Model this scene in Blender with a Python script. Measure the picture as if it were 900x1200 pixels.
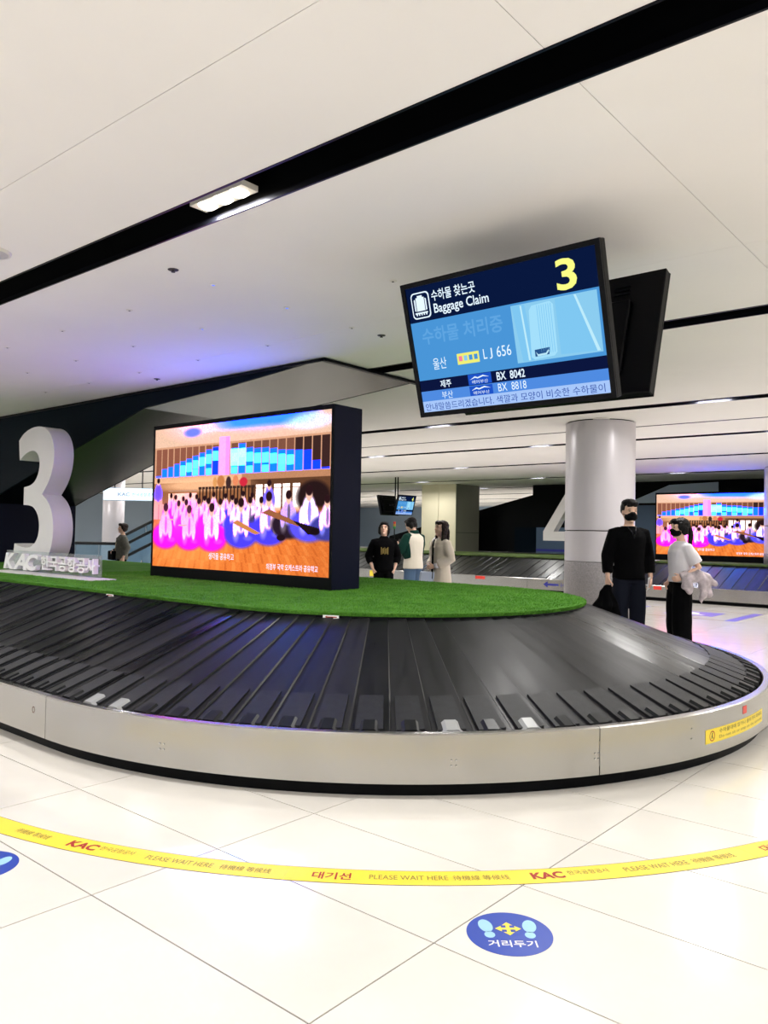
import bpy, bmesh, math, random
import numpy as np
from mathutils import Vector, Matrix, noise as mnoise

random.seed(7)
PI = math.pi
SC = bpy.context.scene
COL = SC.collection
for o in list(bpy.data.objects):
    bpy.data.objects.remove(o)

# ------------------------------------------------------------------ camera, world, exposure
CEIL = 3.11
YAW, PITCH, ROLL = 0.7015, 0.0267, 0.0176
fw = Vector((math.cos(YAW) * math.cos(PITCH), math.sin(YAW) * math.cos(PITCH), math.sin(PITCH)))
rt0 = Vector((math.sin(YAW), -math.cos(YAW), 0)); up0 = rt0.cross(fw)
rt = rt0 * math.cos(ROLL) + up0 * math.sin(ROLL)
up = up0 * math.cos(ROLL) - rt0 * math.sin(ROLL)
cam_d = bpy.data.cameras.new('camera')
cam = bpy.data.objects.new('camera', cam_d); COL.objects.link(cam)
cam_d.sensor_fit = 'HORIZONTAL'; cam_d.sensor_width = 36.0; cam_d.lens = 922.06 / 900 * 36
cam_d.clip_start = 0.05; cam_d.clip_end = 200
m = Matrix((rt, up, -fw)).transposed().to_4x4(); m.translation = (0, 0, 1.41)
cam.matrix_world = m
SC.camera = cam
w = bpy.data.worlds.new('world'); SC.world = w; w.use_nodes = True
w.node_tree.nodes['Background'].inputs[0].default_value = (0.75, 0.8, 0.9, 1)
w.node_tree.nodes['Background'].inputs[1].default_value = 0.35
vs = SC.view_settings
vs.view_transform = 'Standard'; vs.look = 'None'; vs.gamma = 1.0; vs.use_curve_mapping = False
vs.exposure = 0.0
LAMP_W = 46.5            # watts of each recessed downlight
LAMP_COL = (1.0, 0.975, 0.955)

# ------------------------------------------------------------------ materials
MATS = {}
def srgb(r, g, b):
    f = lambda c: c / 12.92 if c <= 0.04045 else ((c + 0.055) / 1.055) ** 2.4
    return (f(r / 255), f(g / 255), f(b / 255), 1)

def mat(name, col, rough=0.5, metal=0.0, spec=0.5, var=0.0, vscale=8.0, bump=0.0, bscale=60.0, rvar=0.0, stretch=None, col2=None, coat=0.0, sheen=0.0):
    if name in MATS: return MATS[name]
    M = bpy.data.materials.new(name); M.use_nodes = True
    nt = M.node_tree; b = nt.nodes['Principled BSDF']
    c = srgb(*col)
    b.inputs['Base Color'].default_value = c
    b.inputs['Roughness'].default_value = rough; b.inputs['Metallic'].default_value = metal
    b.inputs['Specular IOR Level'].default_value = spec
    b.inputs['Coat Weight'].default_value = coat
    b.inputs['Sheen Weight'].default_value = sheen
    tc = nt.nodes.new('ShaderNodeTexCoord'); mp = nt.nodes.new('ShaderNodeMapping')
    nt.links.new(tc.outputs['Object'], mp.inputs['Vector'])
    if stretch: mp.inputs['Scale'].default_value = stretch
    if var > 0 or rvar > 0:
        n = nt.nodes.new('ShaderNodeTexNoise'); n.inputs['Scale'].default_value = vscale; n.inputs['Detail'].default_value = 5
        nt.links.new(mp.outputs[0], n.inputs['Vector'])
        if var > 0:
            r = nt.nodes.new('ShaderNodeValToRGB')
            r.color_ramp.elements[0].position = 0.3; r.color_ramp.elements[1].position = 0.7
            lo = col2 if col2 else tuple(max(0, x * (1 - var)) for x in col)
            hi = col if col2 else tuple(min(255, x * (1 + var * .6)) for x in col)
            r.color_ramp.elements[0].color = srgb(*lo); r.color_ramp.elements[1].color = srgb(*hi)
            nt.links.new(n.outputs['Fac'], r.inputs[0]); nt.links.new(r.outputs[0], b.inputs['Base Color'])
        if rvar > 0:
            mr = nt.nodes.new('ShaderNodeMapRange'); mr.inputs[3].default_value = max(0.02, rough - rvar); mr.inputs[4].default_value = rough + rvar
            nt.links.new(n.outputs['Fac'], mr.inputs[0]); nt.links.new(mr.outputs[0], b.inputs['Roughness'])
    if bump > 0:
        n2 = nt.nodes.new('ShaderNodeTexNoise'); n2.inputs['Scale'].default_value = bscale; n2.inputs['Detail'].default_value = 3
        nt.links.new(mp.outputs[0], n2.inputs['Vector'])
        bp = nt.nodes.new('ShaderNodeBump'); bp.inputs['Strength'].default_value = bump; bp.inputs['Distance'].default_value = 0.01
        nt.links.new(n2.outputs['Fac'], bp.inputs['Height']); nt.links.new(bp.outputs[0], b.inputs['Normal'])
    MATS[name] = M
    return M

def emat(name, col, strength=1.0):
    if name in MATS: return MATS[name]
    M = bpy.data.materials.new(name); M.use_nodes = True
    nt = M.node_tree; nt.nodes.clear()
    e = nt.nodes.new('ShaderNodeEmission'); e.inputs[0].default_value = srgb(*col); e.inputs[1].default_value = strength
    o = nt.nodes.new('ShaderNodeOutputMaterial'); nt.links.new(e.outputs[0], o.inputs[0])
    MATS[name] = M
    return M

def emat_attr(name, strength):
    if name in MATS: return MATS[name]
    M = bpy.data.materials.new(name); M.use_nodes = True
    nt = M.node_tree; nt.nodes.clear()
    a = nt.nodes.new('ShaderNodeAttribute'); a.attribute_name = 'pixel'
    e = nt.nodes.new('ShaderNodeEmission'); e.inputs[1].default_value = strength
    o = nt.nodes.new('ShaderNodeOutputMaterial')
    nt.links.new(a.outputs['Color'], e.inputs[0]); nt.links.new(e.outputs[0], o.inputs[0])
    MATS[name] = M
    return M

def glass(name, col, rough=0.02, alpha_mix=0.85):
    if name in MATS: return MATS[name]
    M = bpy.data.materials.new(name); M.use_nodes = True
    nt = M.node_tree; nt.nodes.clear()
    t = nt.nodes.new('ShaderNodeBsdfTransparent'); t.inputs[0].default_value = srgb(*col)
    g = nt.nodes.new('ShaderNodeBsdfPrincipled'); g.inputs['Base Color'].default_value = srgb(*col); g.inputs['Roughness'].default_value = rough
    mx = nt.nodes.new('ShaderNodeMixShader'); mx.inputs[0].default_value = 1 - alpha_mix
    o = nt.nodes.new('ShaderNodeOutputMaterial')
    nt.links.new(t.outputs[0], mx.inputs[1]); nt.links.new(g.outputs[0], mx.inputs[2]); nt.links.new(mx.outputs[0], o.inputs[0])
    MATS[name] = M
    return M

mat('floor_tile', (234, 230, 222), rough=0.13, var=0.035, vscale=1.3, spec=0.5)
mat('grout', (70, 62, 54), rough=0.8)
mat('ceiling_white', (248, 245, 241), rough=0.75, var=0.015, vscale=0.6)
mat('slot_black', (4, 5, 7), rough=0.55, spec=0.1)
mat('slot_trim', (22, 23, 30), rough=0.35, spec=0.2, metal=0.6)
mat('steel', (186, 184, 180), rough=0.24, metal=1.0, rvar=0.03, vscale=2.5, var=0.02)
mat('steel_edge', (205, 203, 198), rough=0.2, metal=1.0)
mat('black_plastic', (5, 6, 10), rough=0.4, spec=0.12)
mat('plinth_black', (4, 5, 7), rough=0.5, spec=0.1)
mat('belt_plate', (9, 10, 12), rough=0.30, spec=0.19)
def belt_wear(M):
    # every plate is worn a little differently: scuffed grey streaks along its length
    nt = M.node_tree; b = nt.nodes['Principled BSDF']
    oi = nt.nodes.new('ShaderNodeObjectInfo'); tc = nt.nodes.new('ShaderNodeTexCoord')
    ad = nt.nodes.new('ShaderNodeVectorMath'); ad.operation = 'MULTIPLY_ADD'; ad.inputs[1].default_value = (1.1, 9, 1.1)
    cb = nt.nodes.new('ShaderNodeCombineXYZ'); mu = nt.nodes.new('ShaderNodeMath'); mu.operation = 'MULTIPLY'; mu.inputs[1].default_value = 40
    nt.links.new(oi.outputs['Random'], mu.inputs[0]); nt.links.new(mu.outputs[0], cb.inputs[0])
    nt.links.new(tc.outputs['Object'], ad.inputs[0]); nt.links.new(cb.outputs[0], ad.inputs[2])
    n = nt.nodes.new('ShaderNodeTexNoise'); n.inputs['Scale'].default_value = 1.6; n.inputs['Detail'].default_value = 6; n.inputs['Roughness'].default_value = .6
    nt.links.new(ad.outputs[0], n.inputs['Vector'])
    av = nt.nodes.new('ShaderNodeMath'); av.operation = 'MULTIPLY_ADD'; av.inputs[1].default_value = .45
    nt.links.new(oi.outputs['Random'], av.inputs[0]); nt.links.new(n.outputs['Fac'], av.inputs[2])
    r = nt.nodes.new('ShaderNodeValToRGB'); r.color_ramp.elements[0].position = .45; r.color_ramp.elements[1].position = 1.0
    r.color_ramp.elements[0].color = srgb(5, 6, 8); r.color_ramp.elements[1].color = srgb(34, 34, 36)
    nt.links.new(av.outputs[0], r.inputs[0]); nt.links.new(r.outputs[0], b.inputs['Base Color'])
    mr = nt.nodes.new('ShaderNodeMapRange'); mr.inputs[1].default_value = .4; mr.inputs[2].default_value = 1.0; mr.inputs[3].default_value = .24; mr.inputs[4].default_value = .46
    nt.links.new(av.outputs[0], mr.inputs[0]); nt.links.new(mr.outputs[0], b.inputs['Roughness'])
belt_wear(MATS['belt_plate'])
mat('belt_pad', (30, 31, 34), rough=0.5, spec=.3, var=0.2, vscale=20, bump=0.15, bscale=300)
mat('bumper_black', (20, 21, 23), rough=0.35, spec=0.2)
mat('bumper_pale', (150, 152, 152), rough=0.35)
mat('turf', (88, 138, 54), rough=0.95, spec=0.1, var=0.35, vscale=3, col2=(66, 118, 36), bump=0.9, bscale=140)
mat('turf_olive', (86, 104, 58), rough=0.95, spec=0.1, var=0.3, vscale=3, bump=0.9, bscale=140)
mat('turf_blade', (104, 164, 58), rough=0.8, spec=0.2, var=0.3, vscale=5, col2=(72, 128, 40))
mat('navy_cabinet', (9, 12, 36), rough=0.45, spec=0.12)
mat('white_sign', (226, 224, 222), rough=0.45, var=0.02, vscale=2)
mat('white_print', (240, 240, 238), rough=0.5)
mat('esc_navy', (4, 16, 26), rough=0.6, spec=0.05)
mat('esc_soffit', (42, 41, 38), rough=0.24, metal=0.85, spec=0.3)
mat('esc_slate', (70, 92, 118), rough=0.5)
mat('column_paint', (210, 205, 210), rough=0.34, metal=0.12, rvar=0.05, vscale=3)
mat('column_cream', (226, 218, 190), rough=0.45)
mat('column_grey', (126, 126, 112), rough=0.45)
mat('column_stone', (150, 146, 148), rough=0.5, var=0.35, vscale=120)
mat('dark_joint', (50, 48, 48), rough=0.6)
mat('wall_grey', (176, 194, 212), rough=0.6)
mat('wall_pale', (206, 218, 230), rough=0.6)
mat('yellow_tape', (250, 222, 62), rough=0.4)
mat('tape_edge', (96, 60, 40), rough=0.6)
mat('print_red', (168, 34, 24), rough=0.5)
mat('print_brown', (122, 104, 52), rough=0.5)
mat('print_black', (40, 34, 30), rough=0.5)
mat('sticker_blue', (18, 62, 172), rough=0.35)
mat('sticker_pale', (158, 208, 234), rough=0.4)
mat('sticker_yellow', (246, 222, 70), rough=0.4)
mat('purple_print', (110, 98, 178), rough=0.4)
mat('red_print', (220, 60, 50), rough=0.4)
mat('navy_print', (40, 44, 140), rough=0.4)
mat('handrail', (16, 18, 20), rough=0.3, spec=0.3)
mat('skin', (238, 196, 172), rough=0.5, spec=0.35)
mat('lip', (188, 104, 96), rough=0.5)
mat('eye_dark', (24, 18, 16), rough=0.2)
mat('hair_black', (16, 14, 15), rough=0.45, spec=0.15, var=0.4, vscale=60, bump=0.4, bscale=90)
mat('hair_brown', (42, 30, 27), rough=0.45, spec=0.2, var=0.4, vscale=60, bump=0.4, bscale=90)
mat('cloth_black', (5, 5, 7), rough=0.9, spec=0.08, bump=0.2, bscale=25)
mat('cloth_navy', (22, 25, 36), rough=0.85, spec=0.1, bump=0.2, bscale=25)
mat('cloth_white', (232, 228, 234), rough=0.85, bump=0.3, bscale=18)
mat('cloth_cream', (230, 222, 206), rough=0.9, bump=0.2, bscale=20)
mat('cloth_green', (16, 54, 46), rough=0.85, spec=0.15, bump=0.2, bscale=20)
mat('cloth_beige', (236, 224, 208), rough=0.9, bump=0.25, bscale=18)
mat('cloth_lilac', (196, 184, 190), rough=0.9, var=0.2, vscale=14, bump=0.4, bscale=22)
mat('cloth_denim', (84, 108, 138), rough=0.9, spec=0.15, bump=0.2, bscale=30)
mat('cloth_tweed', (104, 104, 96), rough=0.95, var=0.3, vscale=60)
mat('mask_black', (12, 12, 14), rough=0.7, spec=0.1)
mat('shoe_black', (18, 18, 20), rough=0.4, spec=0.2)
mat('gold_print', (150, 128, 66), rough=0.5)
mat('phone_white', (235, 235, 238), rough=0.25)
mat('strap_tan', (190, 166, 124), rough=0.6)
mat('bag_blue', (196, 208, 232), rough=0.5)
emat('lamp_lens', (255, 244, 224), 14.0)
mat('lamp_plate', (236, 232, 222), rough=0.4)
emat('dot_blue', (120, 150, 255), 1.2)
glass('acrylic', (236, 240, 240), 0.05, 0.86)
glass('balustrade_glass', (170, 200, 220), 0.05, 0.7)

# ------------------------------------------------------------------ mesh helpers
class MB:
    def __init__(s): s.v = []; s.f = []
    def add(s, vs_, fs_):
        n = len(s.v); s.v += [tuple(p) for p in vs_]; s.f += [tuple(i + n for i in f) for f in fs_]; return s
    def box(s, x0, x1, y0, y1, z0, z1):
        v = [(x0,y0,z0),(x1,y0,z0),(x1,y1,z0),(x0,y1,z0),(x0,y0,z1),(x1,y0,z1),(x1,y1,z1),(x0,y1,z1)]
        return s.add(v, [(3,2,1,0),(4,5,6,7),(0,1,5,4),(1,2,6,5),(2,3,7,6),(3,0,4,7)])
    def prism(s, poly, fn0, fn1):
        """poly: 2-D outline; fn0 / fn1 map it to the two 3-D end faces"""
        n = len(poly)
        v = [fn0(*p) for p in poly] + [fn1(*p) for p in poly]
        f = [tuple(range(n - 1, -1, -1)), tuple(range(n, 2 * n))] + [(i, (i + 1) % n, n + (i + 1) % n, n + i) for i in range(n)]
        return s.add(v, f)
    def lathe(s, prof, c=(0, 0), n=32, cap=True):
        v = []; f = []
        for (r, z) in prof:
            for i in range(n):
                a = 2 * PI * i / n; v.append((c[0] + r * math.cos(a), c[1] + r * math.sin(a), z))
        for k in range(len(prof) - 1):
            for i in range(n):
                j = (i + 1) % n; f.append((k*n+i, k*n+j, (k+1)*n+j, (k+1)*n+i))
        if cap:
            f.append(tuple(range(n - 1, -1, -1))); f.append(tuple((len(prof)-1)*n + i for i in range(n)))
        return s.add(v, f)
    def tube(s, pts, rad, n=14, ref=(1, 0, 0)):
        """tapered tube through pts; rad: number or (a, b) per point, a along ref-ish axis"""
        pts = [Vector(p) for p in pts]; v = []; f = []
        ref = Vector(ref); K = len(pts)
        for k, p in enumerate(pts):
            t = (pts[min(k+1, K-1)] - pts[max(k-1, 0)]).normalized()
            a = ref - t * ref.dot(t)
            if a.length < 1e-4: a = Vector((0, 1, 0)) - t * t.y
            a.normalize(); b = t.cross(a)
            ra, rb = rad[k] if isinstance(rad[k], tuple) else (rad[k], rad[k])
            for i in range(n):
                th = 2 * PI * i / n; v.append(p + a * (ra * math.cos(th)) + b * (rb * math.sin(th)))
        for k in range(K - 1):
            for i in range(n):
                j = (i + 1) % n; f.append((k*n+i, k*n+j, (k+1)*n+j, (k+1)*n+i))
        f.append(tuple(range(n - 1, -1, -1))); f.append(tuple((K-1)*n + i for i in range(n)))
        return s.add(v, f)
    def ball(s, c, r, n=14, k=10):
        v = []; f = []
        for j in range(1, k):
            ph = PI * j / k
            for i in range(n):
                a = 2 * PI * i / n
                v.append((c[0] + r[0]*math.sin(ph)*math.cos(a), c[1] + r[1]*math.sin(ph)*math.sin(a), c[2] + r[2]*math.cos(ph)))
        t = len(v); v += [(c[0], c[1], c[2] + r[2]), (c[0], c[1], c[2] - r[2])]
        for j in range(k - 2):
            for i in range(n):
                q = (i + 1) % n; f.append((j*n+i, (j+1)*n+i, (j+1)*n+q, j*n+q))
        for i in range(n):
            q = (i + 1) % n; f.append((t, i, q)); f.append((t + 1, (k-2)*n+q, (k-2)*n+i))
        return s.add(v, f)
    def xf(s, fn): s.v = [tuple(fn(Vector(p))) for p in s.v]; return s
    def mesh(s, name, smooth=False):
        me = bpy.data.meshes.new(name); me.from_pydata(s.v, [], s.f); me.update()
        bm = bmesh.new(); bm.from_mesh(me); bmesh.ops.recalc_face_normals(bm, faces=bm.faces); bm.to_mesh(me); bm.free()
        if smooth: me.polygons.foreach_set('use_smooth', [True] * len(me.polygons))
        return me
    def build(s, name, m, parent=None, smooth=False):
        return link(name, s.mesh(name, smooth), m, parent)

def link(name, me, m, parent=None):
    if m is not None:
        me.materials.clear(); me.materials.append(MATS[m] if isinstance(m, str) else m)
    o = bpy.data.objects.new(name, me); COL.objects.link(o)
    if parent: o.parent = parent
    return o

def share(name, me, parent, loc=(0, 0, 0), rz=0):
    o = bpy.data.objects.new(name, me); COL.objects.link(o)
    o.parent = parent; o.location = loc; o.rotation_euler = (0, 0, rz)
    return o

def smooth_by_angle(o, ang=35):
    me = o.data
    me.polygons.foreach_set('use_smooth', [True] * len(me.polygons))
    bm = bmesh.new(); bm.from_mesh(me)
    for e in bm.edges:
        if len(e.link_faces) == 2 and e.calc_face_angle(0) > math.radians(ang): e.smooth = False
    bm.to_mesh(me); bm.free()
    return o

def empty(name, loc=(0, 0, 0), rz=0):
    o = bpy.data.objects.new(name, None); COL.objects.link(o); o.location = loc; o.rotation_euler = (0, 0, rz); o.empty_display_size = 0.1
    return o

def tag(o, label=None, cat=None, group=None, kind=None):
    if label: o['label'] = label
    if cat: o['category'] = cat
    if group: o['group'] = group
    if kind: o['kind'] = kind
    return o

def bevel(o, w=0.01, seg=2):
    md = o.modifiers.new('bevel', 'BEVEL'); md.width = w; md.segments = seg; md.limit_method = 'ANGLE'
    return o

SCRATCH = bpy.data.scenes.new('scratch')
def evaluated_mesh(o):
    vl = SCRATCH.view_layers[0]; vl.update(); dg = vl.depsgraph
    return bpy.data.meshes.new_from_object(o.evaluated_get(dg))

def text_mesh(body, bold=0.0, extrude=0.0, shear=0.0, spacing=1.0):
    cu = bpy.data.curves.new('text', 'FONT'); cu.body = body; cu.size = 1; cu.offset = bold; cu.extrude = extrude
    cu.shear = shear; cu.resolution_u = 3; cu.space_character = spacing; cu.fill_mode = 'BOTH' if extrude else 'FRONT'
    o = bpy.data.objects.new('text', cu); SCRATCH.collection.objects.link(o)
    me = evaluated_mesh(o)
    bpy.data.objects.remove(o); bpy.data.curves.remove(cu)
    return me

TEXTS = {}
def text_fit(body, x0, x1, y0, y1, bold=0.0, extrude=0.0, shear=0.0):
    """text stretched into the rectangle x0..x1, y0..y1 (2-D), returned as (verts, faces); z keeps the extrusion"""
    key = (body, bold, extrude, shear)
    if key not in TEXTS:
        me = text_mesh(body, bold, extrude, shear)
        TEXTS[key] = (np.array([v.co[:] for v in me.vertices]), [tuple(p.vertices) for p in me.polygons])
        bpy.data.meshes.remove(me)
    V = TEXTS[key][0].copy(); Fc = TEXTS[key][1]
    a = V[:, :2].min(0); b = V[:, :2].max(0)
    V[:, 0] = x0 + (V[:, 0] - a[0]) / (b[0] - a[0]) * (x1 - x0)
    V[:, 1] = y0 + (V[:, 1] - a[1]) / (b[1] - a[1]) * (y1 - y0)
    return V, Fc

def raw_mesh(name, V, Fc):
    me = bpy.data.meshes.new(name); me.from_pydata([tuple(p) for p in V], [], Fc); me.update()
    return me

def outline_solid(name, loops, depth, m, parent, bev=0.0):
    """filled 2-D outlines (first outer, then holes) extruded by depth; local x right, y up, z towards the viewer"""
    cu = bpy.data.curves.new(name, 'CURVE'); cu.dimensions = '2D'; cu.fill_mode = 'BOTH'; cu.extrude = depth / 2; cu.bevel_depth = bev
    for lp in loops:
        sp = cu.splines.new('POLY'); sp.points.add(len(lp) - 1); sp.use_cyclic_u = True
        for i, (x, y) in enumerate(lp): sp.points[i].co = (x, y, 0, 1)
    t = bpy.data.objects.new(name, cu); SCRATCH.collection.objects.link(t)
    me = evaluated_mesh(t); bpy.data.objects.remove(t); bpy.data.curves.remove(cu)
    return link(name, me, m, parent)

def chaikin(pts, it=2, sharp=()):
    pts = list(pts); flags = [i in sharp for i in range(len(pts))]
    for _ in range(it):
        q = []; fl = []
        n = len(pts)
        for i in range(n):
            a, b = pts[i], pts[(i + 1) % n]; fa, fb = flags[i], flags[(i + 1) % n]
            if fa: q.append(a); fl.append(True)
            else: q.append((a[0]*.75+b[0]*.25, a[1]*.75+b[1]*.25)); fl.append(False)
            if not fb: q.append((a[0]*.25+b[0]*.75, a[1]*.25+b[1]*.75)); fl.append(False)
        pts, flags = q, fl
    return pts

# ================================================================== SETTING
# ---- floor: 600 x 1200 tiles on a grout bed
SX0, SX1, SY0, SY1 = -7.0, 40.0, -9.0, 36.0
floor = MB().box(SX0, SX1, SY0, SY1, -0.2, -0.004).build('floor', 'grout')
tag(floor, 'large cream polished floor tiles with thin dark joints', kind='structure')
TX0, TY0, TW, TL = 1.63, 1.625, 0.60, 1.19
def tile_mesh(wd, ln, nm):
    o = MB().box(0, wd - .006, 0, ln - .006, -0.004, 0)
    me = o.mesh(nm); me.materials.append(MATS['floor_tile']); return me
tme = tile_mesh(TW, TL, 'tile')
CX, CY, RO, RI, CEND = 5.75, 4.83, 3.30, 1.82, 14.0
def in_carousel(x, y):
    yy = min(max(y, CY), CEND)
    return math.hypot(x - CX, y - yy) < RO - 0.25
n_tile = 0
covered = []
for i in range(-2, 27):
    for j in range(-4, 12):
        x, y = TX0 + i * TW, TY0 + j * TL
        cs = [(x, y), (x + TW, y), (x, y + TL), (x + TW, y + TL)]
        q = Vector((x + TW/2, y + TL/2, -1.41)); d = q.dot(fw); u = q.dot(rt) / max(d, .01); v = -q.dot(up) / max(d, .01)
        seen = d > 0.9 and abs(u) < 0.62 and v < 0.85
        hidden = all(in_carousel(*c) for c in cs)
        behind = x > 5.6 and y > 5.9 and x < 16.9     # behind the carousel island, out of sight
        if seen and not hidden and not behind and n_tile < 300:
            share('tile', tme, floor, (x + .003, y + .003, 0)); n_tile += 1
            covered.append((i, j))
# the rest of the floor is laid as one sheet of the same tiles
rest = MB(); cov = set(covered)
for i in range(-14, 64):
    for j in range(-9, 29):
        if (i, j) in cov: continue
        x, y = TX0 + i * TW, TY0 + j * TL
        if x < SX0 or x > SX1 - .6 or y < SY0 or y > SY1 - 1.2: continue
        rest.add([(x+.002, y+.002, 0), (x+TW-.002, y+.002, 0), (x+TW-.002, y+TL-.002, 0), (x+.002, y+TL-.002, 0)], [(0, 1, 2, 3)])
tag(rest.build('far_tile', 'floor_tile', floor), kind='stuff')

# ---- walls far away and behind the camera
tag(MB().box(SX1, SX1 + .2, SY0, SY1, 0, CEIL + .3).build('wall_back', 'wall_grey'), kind='structure')
tag(MB().box(SX0, SX1, SY1, SY1 + .2, 0, CEIL + .3).build('wall_left', 'wall_grey'), kind='structure')
tag(MB().box(SX0 - .2, SX0, SY0, SY1, 0, CEIL + .3).build('wall_front', 'wall_pale'), kind='structure')
tag(MB().box(SX0, SX1, SY0 - .2, SY0, 0, CEIL + .3).build('wall_right', 'wall_pale'), kind='structure')

# ---- ceiling: white panels with black light slots between them
ceiling = MB().box(SX0, SX1, SY0, SY1, CEIL + .20, CEIL + .35).build('ceiling', 'slot_black')
tag(ceiling, 'white panelled ceiling crossed by long black light slots', kind='structure')
SLOTS = [(-4.8, .26), (-1.1, .26), (2.535, .26), (6.2, .25), (9.95, .24), (11.7, .05), (13.25, .22), (16.6, .22), (20.6, .22), (24.3, .22), (28.0, .22), (31.7, .22), (35.4, .22)]
YS = [SY0, -6.96, 1.338, 9.64, 17.94, 26.2, SY1]
edges = []
x = SX0
for sx, sw in SLOTS:
    edges.append((x, sx - sw / 2)); x = sx + sw / 2
edges.append((x, SX1))
for k, (a, b) in enumerate(edges):
    mids = {2: 1.737, 3: 4.75}.get(k, (a + b) / 2)
    xs = [a, b] if b - a < 2.2 else [a, mids, b]
    for xa, xb in zip(xs[:-1], xs[1:]):
        for ya, yb in zip(YS[:-1], YS[1:]):
            MB().box(xa + (.0015 if xa != a else 0), xb - (.0015 if xb != b else 0), ya + .0015, yb - .0015, CEIL, CEIL + .02).build('ceiling_panel', 'ceiling_white', ceiling)
for sx, sw in SLOTS:
    for s in (-1, 1):
        MB().box(sx + s*sw/2 - .004 + s*.004, sx + s*sw/2 + .004 + s*.004, SY0, SY1, CEIL + .0205, CEIL + .20).build('slot_side', 'slot_black', ceiling)
        MB().box(sx + s*(sw/2 - .006) - .006, sx + s*(sw/2 - .006) + .006, SY0, SY1, CEIL - .004, CEIL + .028).build('slot_trim', 'slot_trim', ceiling)

# ---- downlights in the slots
def downlight_meshes():
    plate = MB().box(-.055, .055, -.215, .215, 0, .03).mesh('lamp_plate'); plate.materials.append(MATS['lamp_plate'])
    lens = MB().lathe([(.001, -.014), (.038, -.012), (.052, 0)], n=24).mesh('lens'); lens.materials.append(MATS['lamp_lens'])
    return plate, lens
pl_me, ln_me = downlight_meshes()
LYS = [-5.1, -.95, 3.2, 7.45, 11.6, 15.9, 20.1, 24.4, 28.6]
lamps = {}
for sx, sw in SLOTS:
    if sw < .1: continue
    for ly in LYS:
        if 5.3 < sx < 7.1 and ly > 5.2: continue
        if sx > 29 and ly < 3: continue
        r = empty('downlight', (sx + (.035 if abs(sx - 2.535) < .1 else 0), ly + (.12 if abs(sx - 2.535) < .1 else 0), CEIL + .045))
        lamps.setdefault(sx, []).append(r)
        share('lamp_plate', pl_me, r)
        for q in (-.13, 0, .13): share('lens', ln_me, r, (0, q, -.001))
        ld = bpy.data.lights.new('downlight_beam', 'AREA'); ld.shape = 'RECTANGLE'; ld.size = .09; ld.size_y = .40
        ld.energy = LAMP_W; ld.color = LAMP_COL
        lo = bpy.data.objects.new('downlight_beam', ld); COL.objects.link(lo); lo.parent = r; lo.location = (0, 0, -.018)

ORD = ['first', 'second', 'third', 'fourth', 'fifth', 'sixth', 'seventh', 'eighth', 'ninth', 'tenth', 'eleventh']
def in_view(p):
    q = Vector(p) - Vector((0, 0, 1.41)); d = q.dot(fw)
    return d > .1 and abs(q.dot(rt) / d) < 450 / 922.06 and abs(q.dot(up) / d) < 600 / 922.06
vis_slots = [sx for sx in sorted(lamps) if any(in_view(l.location) for l in lamps[sx])]
for sx in lamps:
    row = sorted([l for l in lamps[sx] if in_view(l.location)], key=lambda l: l.location.y)
    for l in lamps[sx]:
        if l in row:
            k, n_ = row.index(l), vis_slots.index(sx)
            lab = 'bright triple downlight in the wide black slot nearest the camera' if n_ == 0 and k == 0 else 'recessed downlight in the %s ceiling slot from the camera, %s from the right' % (ORD[n_], ORD[k])
        else: lab = 'recessed triple downlight in a ceiling slot beyond the picture edge'
        tag(l, lab, 'downlight', 'downlights in the ceiling slots')
# ---- small fittings on the ceiling
dot_me = MB().lathe([(.001, -.006), (.02, -.006), (.028, 0)], n=16).mesh('ring'); dot_me.materials.append(MATS['lamp_plate'])
glow_me = MB().lathe([(.001, -.009), (.010, -.008), (.012, -.005)], n=12).mesh('tip'); glow_me.materials.append(MATS['dot_blue'])
dark_me = MB().lathe([(.001, -.009), (.008, -.008), (.010, -.005)], n=12).mesh('tip'); dark_me.materials.append(MATS['dark_joint'])
for gx in (3.35, 4.04, 4.77):
    for k in range(7):
        gy = 3.37 + 1.045 * k
        if gx < 3.4 and k == 0: continue
        r = empty('ceiling_spot', (gx, gy, CEIL)); lit = (round(gx, 2), k) in ((3.35, 1), (4.04, 1), (4.04, 2))
        rown = {3.35: 'nearest the wide slot', 4.04: 'in the middle', 4.77: 'nearest the escalator'}[gx]
        tag(r, 'tiny %s ceiling spot, %s from the right in the row %s' % ('blue-lit' if lit else 'unlit', ORD[k - (1 if gx < 3.4 else 0)], rown), 'spotlight', 'tiny ceiling spots above the carousel')
        share('ring', dot_me, r); share('tip', glow_me if lit else dark_me, r)
spr_me = MB().lathe([(.036, 0), (.034, -.003), (.010, -.005), (.008, -.014), (.014, -.015), (.014, -.017), (.001, -.017)], n=16, cap=False).mesh('sprinkler'); spr_me.materials.append(MATS['dark_joint'])
for sx, sy, lb in ((2.995, 4.374, 'small dark ceiling sprinkler between wide slot and tiny spots'), (5.1, 7.709, 'small dark ceiling sprinkler in the blue glow beside the escalator'), (5.109, 4.38, 'small dark ceiling sprinkler near the escalator soffit corner')):
    o = bpy.data.objects.new('ceiling_sprinkler', spr_me); COL.objects.link(o); o.location = (sx, sy, CEIL); tag(o, lb, 'sprinkler', 'ceiling sprinklers')
for (sx, sy, lb) in ((2.1, 5.0, 'round white ceiling speaker at the left picture edge'), (10.6, 4.9, 'round white ceiling speaker in front of the round pillar')):
    r = empty('ceiling_speaker', (sx, sy, CEIL)); tag(r, lb, 'speaker', 'ceiling speakers')
    MB().lathe([(.12, 0), (.115, -.012), (.10, -.014)], n=28, cap=False).build('rim', 'lamp_plate', r, True)
    MB().lathe([(.10, -.013), (.05, -.016), (.001, -.017)], n=28, cap=False).build('grille', 'column_paint', r, True)

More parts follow.
